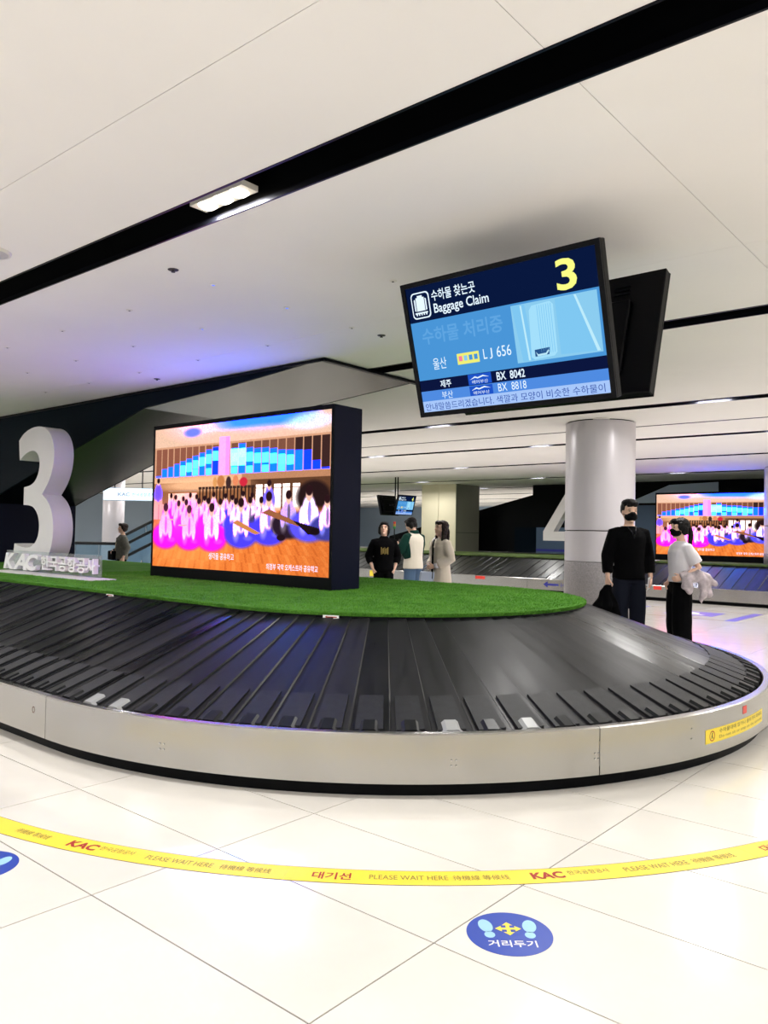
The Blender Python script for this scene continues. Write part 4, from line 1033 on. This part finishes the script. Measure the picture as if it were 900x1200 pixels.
def person(label, x, y, face, height, arms, head=(0, 0), stance=.09, mats=None, top=None, legs=None, hair=None, mask=False, face_detail=True, torso=1.0, fem=False):
    r = empty('person', (x, y, 0), face); r.scale = (height / 1.735,) * 3
    tag(r, label, 'person')
    hx = head_xf(*head)
    body = MB()
    hd = MB().tube([(c, 0, z) for z, c, _, _ in HEAD], [(a, b) for _, _, a, b in HEAD], 18, (1, 0, 0))
    hd.tube([(.088, 0, 1.655), (.104, 0, 1.628), (.113, 0, 1.608), (.092, 0, 1.596)], [.009, .012, .016, .012], 10)
    hd.ball((.086, 0, 1.566), (.016, .026, .012)); hd.ball((.074, 0, 1.527), (.022, .026, .018))
    for s in (-1, 1):
        hd.ball((-.004, s * .078, 1.622), (.020, .009, .032)); hd.ball((.055, s * .04, 1.60), (.03, .026, .026)); hd.ball((.078, s * .033, 1.664), (.02, .028, .010))
    hd.xf(hx); body.add(hd.v, hd.f)
    body.tube([(-.022, 0, 1.38), (-.018, 0, 1.44), tuple(hx(V3(-.008, 0, 1.50))), tuple(hx(V3(.0, 0, 1.55)))], [(.066, .075), (.056, .058), (.053, .052), (.056, .054)], 14)
    sh = .172 * torso * (.93 if fem else 1)
    body.tube([(0, 0, .84), (-.005, 0, .95), (0, 0, 1.06), (.005, 0, 1.2), (0, 0, 1.32), (-.01, 0, 1.40), (-.018, 0, 1.44)], [(.10, .15), (.105, .155), (.088, .125), (.10, .14), (.105, .155), (.08, .15), (.05, .08)], 16)
    bones = {}
    for s, key in ((1, 'L'), (-1, 'R')):
        el, wr, hdv, palm, curl = arms[key]
        S0 = V3(-.008, s * sh, 1.368); bones[key] = (S0, Vector(el), Vector(wr))
        body.tube([S0 - V3(0, s * .05, -.005), S0, S0.lerp(bones[key][1], .5), bones[key][1], bones[key][1].lerp(bones[key][2], .35), bones[key][2]], [.048, .050, .044, .036, .037, .025], 12)
        if hdv is not None:
            thumb = V3(.9, -s * .3, .25) if abs(Vector(hdv).normalized().z) > .6 else V3(0, 0, 1)
            hand(body, wr, hdv, thumb, palm, curl)
        hipp = V3(0, s * .085, .87)
        body.tube([hipp, V3(.008, s * stance, .66), V3(.012, s * stance, .48), V3(-.008, s * stance, .30), V3(-.01, s * stance, .09)], [.082, .070, .052, .050, .036], 12)
        body.tube([(-.055, s * stance, .035), (.03, s * stance, .042), (.10, s * (stance + .01), .03), (.16, s * (stance + .012), .018)], [(.03, .03), (.04, .04), (.028, .042), (.014, .03)], 10, (0, 0, 1))
    b = link('body', remeshed(body, .0075, 3), 'skin', r)
    # ---- top
    m = mats
    t = MB(); k = top['bulk']; hem = top['hem']; tz = torso
    ring = [(hem, .115 + k + top.get('flare', 0), .158 + k + top.get('flare', 0)), (hem + (1.0 - hem) * .5, .112 + k + top.get('flare', 0) * .5, .155 + k + top.get('flare', 0) * .5), (1.02, .105 + k, .142 + k), (1.18, .112 + k, .15 + k), (1.31, .112 + k, .163 * tz + k), (1.375, .088 + k, .168 * tz + k * .6), (1.412, .070 + k * .6, .128), (1.44, .060 + k * .4, .078 + k * .2)]
    if hem > .95: ring.pop(1)
    if top.get('collar'): ring.append((1.475, .062, .070))
    t.tube([(-.008 if z > 1.35 else 0, 0, z) for z, _, _ in ring], [(a, b_) for _, a, b_ in ring], 20)
    sl = MB()
    for s, key in ((1, 'L'), (-1, 'R')):
        S0, E_, W_ = bones[key]; f = top['sleeve'][key] if isinstance(top['sleeve'], dict) else top['sleeve']
        pts = [S0 - V3(0, s * .06, -.004), S0 + V3(0, s*.004, 0)]; rd = [.050 + k * .5, .054 + k * .5]
        sr = top.get('sr', .052)
        if f <= 1: pts += [S0.lerp(E_, f * .5), S0.lerp(E_, f)]; rd += [sr + k * .7 + .004, sr + k * .7 + .004]
        else: pts += [S0.lerp(E_, .5), E_, E_.lerp(W_, (f - 1) * .5), E_.lerp(W_, f - 1)]; rd += [sr + k * .6, sr - .003 + k * .6, sr - .008 + k * .6, sr - .014 + k * .5]
        (sl if top.get('sleeve_mat') else t).tube(pts, rd, 12)
    link('top', remeshed(t, .012, 5, .006, 8, height), m['top'], r)
    if top.get('sleeve_mat'): link('sleeves', remeshed(sl, .012, 4, .006, 9, 2), top['sleeve_mat'], r)
    # ---- trousers, shoes
    g = MB(); lr = legs['r']
    g.tube([(0, 0, .80), (0, 0, .88), (0, 0, .96), (0, 0, 1.03)], [(.11 + lr * .1, .16 + lr*.1), (.122, .168), (.115, .160), (.105, .146)], 18)
    for s in (1, -1):
        g.tube([V3(0, s * .075, .88), V3(.006, s * stance, .66), V3(.010, s * stance, .46), V3(-.004, s * stance, .25), V3(-.008, s * stance, .06)], [.098 + lr * .4, .085 + lr * .7, .068 + lr, .062 + lr, .060 + lr * 1.1], 14)
    link('trousers', remeshed(g, .012, 4, .007, 7, height * 3), m['legs'], r)
    for s in (1, -1):
        q = MB().tube([(-.075, s * stance, .045), (-.05, s * stance, .05), (.03, s * stance, .052), (.10, s * (stance + .01), .04), (.165, s * (stance + .012), .026), (.185, s * (stance + .012), .02)], [(.03, .025), (.045, .036), (.048, .044), (.036, .048), (.022, .038), (.008, .018)], 12, (0, 0, 1))
        q.v = [(a, b_, max(0, c)) for a, b_, c in q.v]; q.build('shoe', m.get('shoe', 'shoe_black'), r, True)
    # ---- face and hair
    if not mask:
        lp_ = MB().ball((.099, 0, 1.566), (.008, .021, .006)).xf(hx); lp_.build('lips', 'lip', r, True)
    for s in (-1, 1):
        MB().ball((.088, s * .034, 1.644), (.010, .014, .0055)).xf(hx).build('eye', 'eye_dark', r, True)
        MB().ball((.092, s * .036, 1.668), (.007, .019, .004)).xf(hx).build('eyebrow', m['hair'], r, True)
    if mask:
        mk_ = MB().ball((.046, 0, 1.580), (.072, .076, .056)); mk_.ball((.090, 0, 1.608), (.044, .037, .031)); mk_.xf(hx)
        mo = link('mask', remeshed(mk_, .007, 4), 'mask_black', r)
        for s in (-1, 1): MB().tube([hx(V3(.05, s * .066, 1.60)), hx(V3(.0, s * .084, 1.615))], [.003, .003], 6).build('strap', 'mask_black', mo)
    h = MB(); h.ball((-.024, 0, 1.682), (.106, .089, .088), 18, 14)
    for kind in hair:
        if kind == 'fringe': h.ball((.052, 0, 1.722), (.062, .078, .036)); h.ball((.074, .03, 1.70), (.030, .034, .020)); h.ball((.074, -.03, 1.70), (.030, .036, .020))
        if kind == 'fluffy': h.ball((0, 0, 1.735), (.098, .090, .050)); h.ball((.06, .01, 1.730), (.06, .074, .036)); h.ball((.080, -.025, 1.708), (.026, .04, .022)); h.ball((.078, .03, 1.706), (.024, .03, .02)); h.ball((-.045, .0, 1.65), (.08, .085, .06))
        if kind == 'sides':
            for s in (-1, 1): h.ball((.01, s * .078, 1.65), (.05, .022, .055)); h.ball((-.03, s * .078, 1.60), (.05, .024, .06))
        if kind == 'bob':
            for s in (-1, 1): h.tube([(.02, s * .07, 1.70), (.015, s * .088, 1.63), (.01, s * .084, 1.56), (.008, s * .07, 1.53)], [(.05, .02), (.055, .024), (.05, .026), (.03, .02)], 10)
            h.tube([(-.06, 0, 1.70), (-.085, 0, 1.62), (-.08, 0, 1.54), (-.07, 0, 1.52)], [(.03, .07), (.036, .085), (.036, .085), (.02, .06)], 12)
        if kind == 'ponytail':
            h.ball((-.10, 0, 1.655), (.036, .032, .036)); h.tube([(-.10, 0, 1.66), (-.135, 0, 1.62), (-.145, 0, 1.54), (-.13, 0, 1.44), (-.115, 0, 1.36), (-.11, 0, 1.32)], [.024, .032, .034, .028, .018, .006], 10)
        if kind == 'long':
            for s in (-1, 1): h.tube([(-.01, s * .066, 1.72), (-.015, s * .086, 1.64), (-.01, s * .098, 1.53), (.0, s * .115, 1.44), (.03, s * .12, 1.36), (.02, s * .115, 1.29)], [(.04, .02), (.055, .026), (.05, .034), (.045, .036), (.036, .030), (.012, .01)], 10)
            h.tube([(-.06, 0, 1.70), (-.095, 0, 1.60), (-.10, 0, 1.48), (-.11, 0, 1.36), (-.11, 0, 1.28)], [(.03, .07), (.04, .095), (.04, .10), (.036, .10), (.012, .07)], 12)
        if kind == 'short': h.ball((.05, 0, 1.725), (.05, .072, .03)); h.ball((-.05, 0, 1.62), (.07, .082, .07)); h.ball((.03, .06, 1.68), (.035, .026, .045)); h.ball((.03, -.06, 1.68), (.035, .026, .045))
    h.xf(hx)
    link('hair', remeshed(h, .009, 3, .006, 45, height), m['hair'], r)
    return r
HANG = lambda s: ((-.03, s * .235, 1.11), (.04, s * .245, .865), (.06, -s * .02, -1), (0, -s * 1, 0), .35)
cam_face = YAW + PI
# masked man by the pillar
man = person('man in black sweater and black face mask standing in front of the round pillar', 9.27, 3.91, cam_face + .10, 1.86,
    {'L': ((-.02, .235, 1.11), (.05, .238, .865), (.08, -.03, -1), (0, -1, 0), .5), 'R': ((-.02, -.245, 1.11), (.05, -.268, .865), (.05, -.03, -1), (0, 1, 0), .75)},
    head=(0, -.02), stance=.10, mats=dict(top='cloth_black', legs='cloth_navy', hair='hair_black'), top=dict(bulk=.028, hem=.84, sleeve=1.82, sr=.058), legs=dict(r=.022), hair=['fluffy'], mask=True, torso=1.02)
MB().tube([(.075, .05, 1.44), (.128, .018, 1.36), (.134, 0, 1.30), (.128, -.018, 1.36), (.075, -.05, 1.44)], [.006, .008, .010, .008, .006], 8).build('neckband', 'slot_trim', man, True)
def world_of(root, p): return Matrix.Translation(root.location) @ Matrix.Rotation(root.rotation_euler[2], 4, 'Z') @ Matrix.Scale(root.scale[0], 4) @ Vector(p)
ph = MB().box(-.004, .004, -.036, .036, -.075, .075).build('phone', 'phone_white'); ph.location = world_of(man, (.085, .200, .80)); ph.rotation_euler = (.2, .15, cam_face + .9)
bevel(ph, .003, 2); tag(ph, 'white phone held in the left hand of the man in black', 'phone')
jk = MB()
jk.tube([(.02, -.02, .86), (.03, -.03, .74), (.03, -.05, .60), (.03, -.06, .46), (.03, -.05, .36)], [(.03, .04), (.05, .075), (.06, .10), (.05, .085), (.02, .05)], 14)
jk.tube([(.02, -.02, .84), (.04, -.10, .70), (.04, -.17, .58), (.04, -.235, .50)], [(.025, .03), (.04, .06), (.035, .06), (.012, .02)], 12)
jk.tube([(.03, 0, .80), (.06, .05, .62), (.06, .09, .46), (.06, .12, .345)], [(.03, .03), (.04, .055), (.04, .06), (.02, .055)], 12)
jk.tube([(.05, -.04, .8), (.085, -.04, .66), (.085, -.09, .5), (.08, -.12, .40)], [(.02, .04), (.03, .05), (.03, .04), (.012, .02)], 12)
jo = link('jacket', remeshed(jk, .012, 4, .03, 9, 1.7), 'cloth_black'); jo.location = world_of(man, (.05, -.258, -.03)); jo.rotation_euler = (0, 0, man.rotation_euler[2])
tag(jo, 'black jacket hanging from the right hand of the man in black', 'jacket')
# masked woman in white
wom = person('woman in white t-shirt, black trousers and black mask seen from the side', 9.46, 3.36, YAW + PI / 2 + .12, 1.655,
    {'L': ((-.13, .225, 1.12), (.06, .20, 1.0), (.9, -.35, -.25), (0, -1, -.2), .5), 'R': ((-.06, -.21, 1.12), (.06, -.17, .93), (.5, .3, -1), (0, 1, 0), .5)},
    head=(.0, -.05), stance=.075, mats=dict(top='cloth_white', legs='cloth_black', hair='hair_black'), top=dict(bulk=.020, hem=.93, sleeve=.80, sr=.062), legs=dict(r=.052), hair=['fringe', 'ponytail', 'sides'], mask=True, fem=True)
wj = MB()
wj.tube([(.13, .0, .99), (.04, .02, 1.00), (-.07, .03, 1.02), (-.17, .02, 1.00)], [(.05, .06), (.07, .075), (.075, .08), (.04, .05)], 14)
wj.tube([(-.07, .03, 1.03), (-.15, .05, .94), (-.20, .05, .85), (-.24, .05, .79)], [(.05, .06), (.06, .065), (.05, .055), (.03, .04)], 12)
wj.tube([(-.10, .03, 1.0), (-.12, .08, .86), (-.10, .085, .74), (-.10, .085, .68)], [(.04, .05), (.045, .05), (.032, .036), (.014, .02)], 12)
wj.tube([(.08, .03, .99), (.07, .06, .90), (.04, .07, .84), (.02, .07, .82)], [(.05, .05), (.06, .05), (.04, .04), (.02, .02)], 12)
wj.tube([(-.12, .02, 1.05), (-.18, .04, 1.0), (-.25, .05, .93), (-.30, .05, .90)], [(.03, .04), (.04, .05), (.035, .05), (.012, .02)], 12)
wo = link('jacket', remeshed(wj, .011, 3, .04, 11, 4.2), 'cloth_lilac'); wo.location = world_of(wom, (-.03, .20, -.04)); wo.rotation_euler = (0, 0, wom.rotation_euler[2])
tag(wo, 'crumpled grey lilac jacket over the arm of the woman in white', 'jacket')
# three people waiting between the carousels
blk = person('woman with glasses in black sweatshirt looking up, left of three waiting', 10.17, 8.58, cam_face + .15, 1.60,
    {'L': ((-.08, .27, 1.10), (.02, .20, .88), (.2, -.3, -1), (0, -1, 0), .4), 'R': ((-.08, -.27, 1.10), (.02, -.20, .88), (.2, .3, -1), (0, 1, 0), .4)},
    head=(-.25, .28), mats=dict(top='cloth_black', legs='cloth_black', hair='hair_black'), top=dict(bulk=.034, hem=.84, sleeve=1.55, sr=.06, collar=True), legs=dict(r=.02), hair=['bob', 'fringe'], fem=True, torso=1.08)
hxb = head_xf(-.25, .28)
for s in (-1, 1):
    v = [hxb(V3(.106, s * .034 + .022 * math.cos(a), 1.642 + .018 * math.sin(a))) for a in [2*PI*i/14 for i in range(15)]]
    MB().tube(v, [.0022] * 15, 6).build('glasses_rim', 'slot_trim', blk)
gp = MB()
for i in range(7): gp.box(.1485, .151, -.075 + .02*i + (.004 if i % 2 else 0), -.062 + .02*i, 1.14 + .01*(i % 3), 1.27 - .012*((i*2) % 3))
gp.xf(lambda p: V3(p.x + .002, p.y, p.z)).build('chest_print', 'gold_print', blk)
var = person('man in cream and dark green varsity jacket looking down at a phone', 11.08, 8.66, YAW + PI / 2 - .75, 1.71,
    {'L': ((.06, .27, 1.12), (.26, .13, 1.19), (.75, -.5, .35), (-.3, 0, 1), .5), 'R': ((.05, -.25, 1.12), (.24, -.08, 1.17), (.75, .5, .3), (-.3, 0, 1), .5)},
    head=(.25, -.42), mats=dict(top='cloth_cream', legs='cloth_denim', hair='hair_black'), top=dict(bulk=.048, hem=.80, sleeve=1.85, sr=.066, sleeve_mat='cloth_green', collar=True), legs=dict(r=.03), hair=['short', 'sides'], torso=1.08)
co = MB().tube([(-.02, 0, 1.415), (-.014, 0, 1.45), (-.008, 0, 1.485)], [(.092, .10), (.084, .088), (.078, .080)], 18); link('collar', remeshed(co, .010, 3), 'cloth_green', var)
sp = MB().tube([(.03, .168, 1.34), (.02, .19, 1.2), (.0, .19, 1.06), (-.02, .17, .98)], [(.085, .05), (.10, .04), (.11, .036), (.08, .03)], 14); link('side_panel', remeshed(sp, .011, 4), 'cloth_green', var)
fs = MB().tube([(.09, .25, 1.165), (.19, .178, 1.205)], [(.062, .056), (.052, .05)], 12, (0, 0, 1)); fs.xf(lambda p: V3(p.x, p.y, p.z)); link('sleeve_stripe', remeshed(fs, .010, 3), 'cloth_cream', var)
p2 = MB().box(-.004, .004, -.035, .035, -.07, .07).build('phone', 'shoe_black'); p2.location = world_of(var, (.345, .03, 1.27)); p2.rotation_euler = (0, -.7, var.rotation_euler[2]); bevel(p2, .003, 2)
tag(p2, 'phone in the hands of the man in the varsity jacket', 'phone')
coat = person('long-haired woman in beige trench coat, right of three waiting', 9.56, 6.96, YAW + PI / 2 + .50, 1.615,
    {'L': ((-.04, .25, 1.12), (.17, .10, 1.0), (.75, -.65, -.15), (0, -.6, -1), .5), 'R': ((-.03, -.24, 1.12), (.17, -.07, .985), (.75, .65, -.15), (0, .6, -1), .5)},
    head=(-.05, .10), mats=dict(top='cloth_beige', legs='cloth_denim', hair='hair_brown'), top=dict(bulk=.040, hem=.52, sleeve=1.78, sr=.062, flare=.05), legs=dict(r=.01), hair=['fringe', 'long'], fem=True, torso=1.05)
MB().tube([(.112, .0, 1.425), (.150, .02, 1.33), (.166, .035, 1.18), (.172, .045, 1.02), (.185, .05, .80)], [(.012, .016), (.012, .026), (.010, .03), (.010, .026), (.008, .02)], 10).build('blouse', 'cloth_black', coat, True)
for s in (-1, 1):
    MB().add([(.075, s * .07, 1.445), (.135, s * .03 + .01, 1.40), (.168, s * .045 + .015, 1.30), (.165, s * .085 + .015, 1.29), (.145, s * .10, 1.37), (.085, s * .10, 1.435)], [(0, 1, 2, 3, 4, 5)]).build('lapel', 'cloth_beige', coat)
    MB().add([(.06, s * .055, 1.47), (.10, s * .015, 1.42), (.135, s * .03, 1.375), (.115, s * .065, 1.425), (.06, s * .075, 1.46)], [(0, 1, 2, 3, 4)]).build('shirt_collar', 'cloth_white', coat)
for key, yy in (('L', .115), ('R', -.085)): MB().tube([(.135, yy + (.022 if yy > 0 else -.022), 1.015), (.175, yy - (.012 if yy > 0 else -.012), 1.0)], [(.044, .04), (.04, .037)], 12, (0, 0, 1)).build('cuff', 'cloth_white', coat, True)
bg = MB(); bg.prism([(-.13, 0), (.13, 0), (.10, .20), (-.10, .20)], lambda a, b_: (-.035, a, b_), lambda a, b_: (.035, a, b_))
bo = empty('handbag', world_of(coat, (.24, .0, .70))); bo.rotation_euler = (0, 0, coat.rotation_euler[2] + 1.2); tag(bo, 'pale blue bag held by the woman in the beige coat', 'bag')
bevel(bg.build('bag_body', 'bag_blue', bo), .012, 2)
MB().tube([(0, .07, .19), (0, .05, .27), (0, 0, .30), (0, -.05, .27), (0, -.07, .19)], [.006] * 5, 8).build('handle', 'cloth_denim', bo, True)
# woman on the far left
lw = person('short-haired woman in grey tweed jacket with tan shoulder strap, far left', 9.42, 15.4, YAW + PI / 2 + .45, 1.53,
    {'L': ((-.10, .24, 1.12), (.0, .235, .89), (.1, 0, -1), (0, -1, 0), .3), 'R': ((-.02, -.24, 1.12), (.16, -.14, 1.0), (.8, .5, 0), (0, 1, 0), .4)},
    head=(.1, .06), mats=dict(top='cloth_tweed', legs='cloth_black', hair='hair_brown'), top=dict(bulk=.036, hem=.84, sleeve=1.8, sr=.060), legs=dict(r=.015), hair=['short', 'fringe', 'sides'], fem=True, torso=1.04)
MB().tube([(.0, .14, 1.43), (.10, .10, 1.36), (.158, .02, 1.20), (.15, -.10, 1.04), (.10, -.18, .94)], [(.006, .02)] * 5, 8).build('strap', 'strap_tan', lw, True)
hb = MB().box(-.05, .05, -.13, .13, -.10, .10).build('shoulder_bag', 'cloth_black'); hb.location = world_of(lw, (.21, -.13, .93)); hb.rotation_euler = (0, 0, lw.rotation_euler[2] + .3); bevel(hb, .02, 3)
tag(hb, 'black shoulder bag of the woman in the tweed jacket', 'bag')
bpy.data.scenes.remove(SCRATCH)
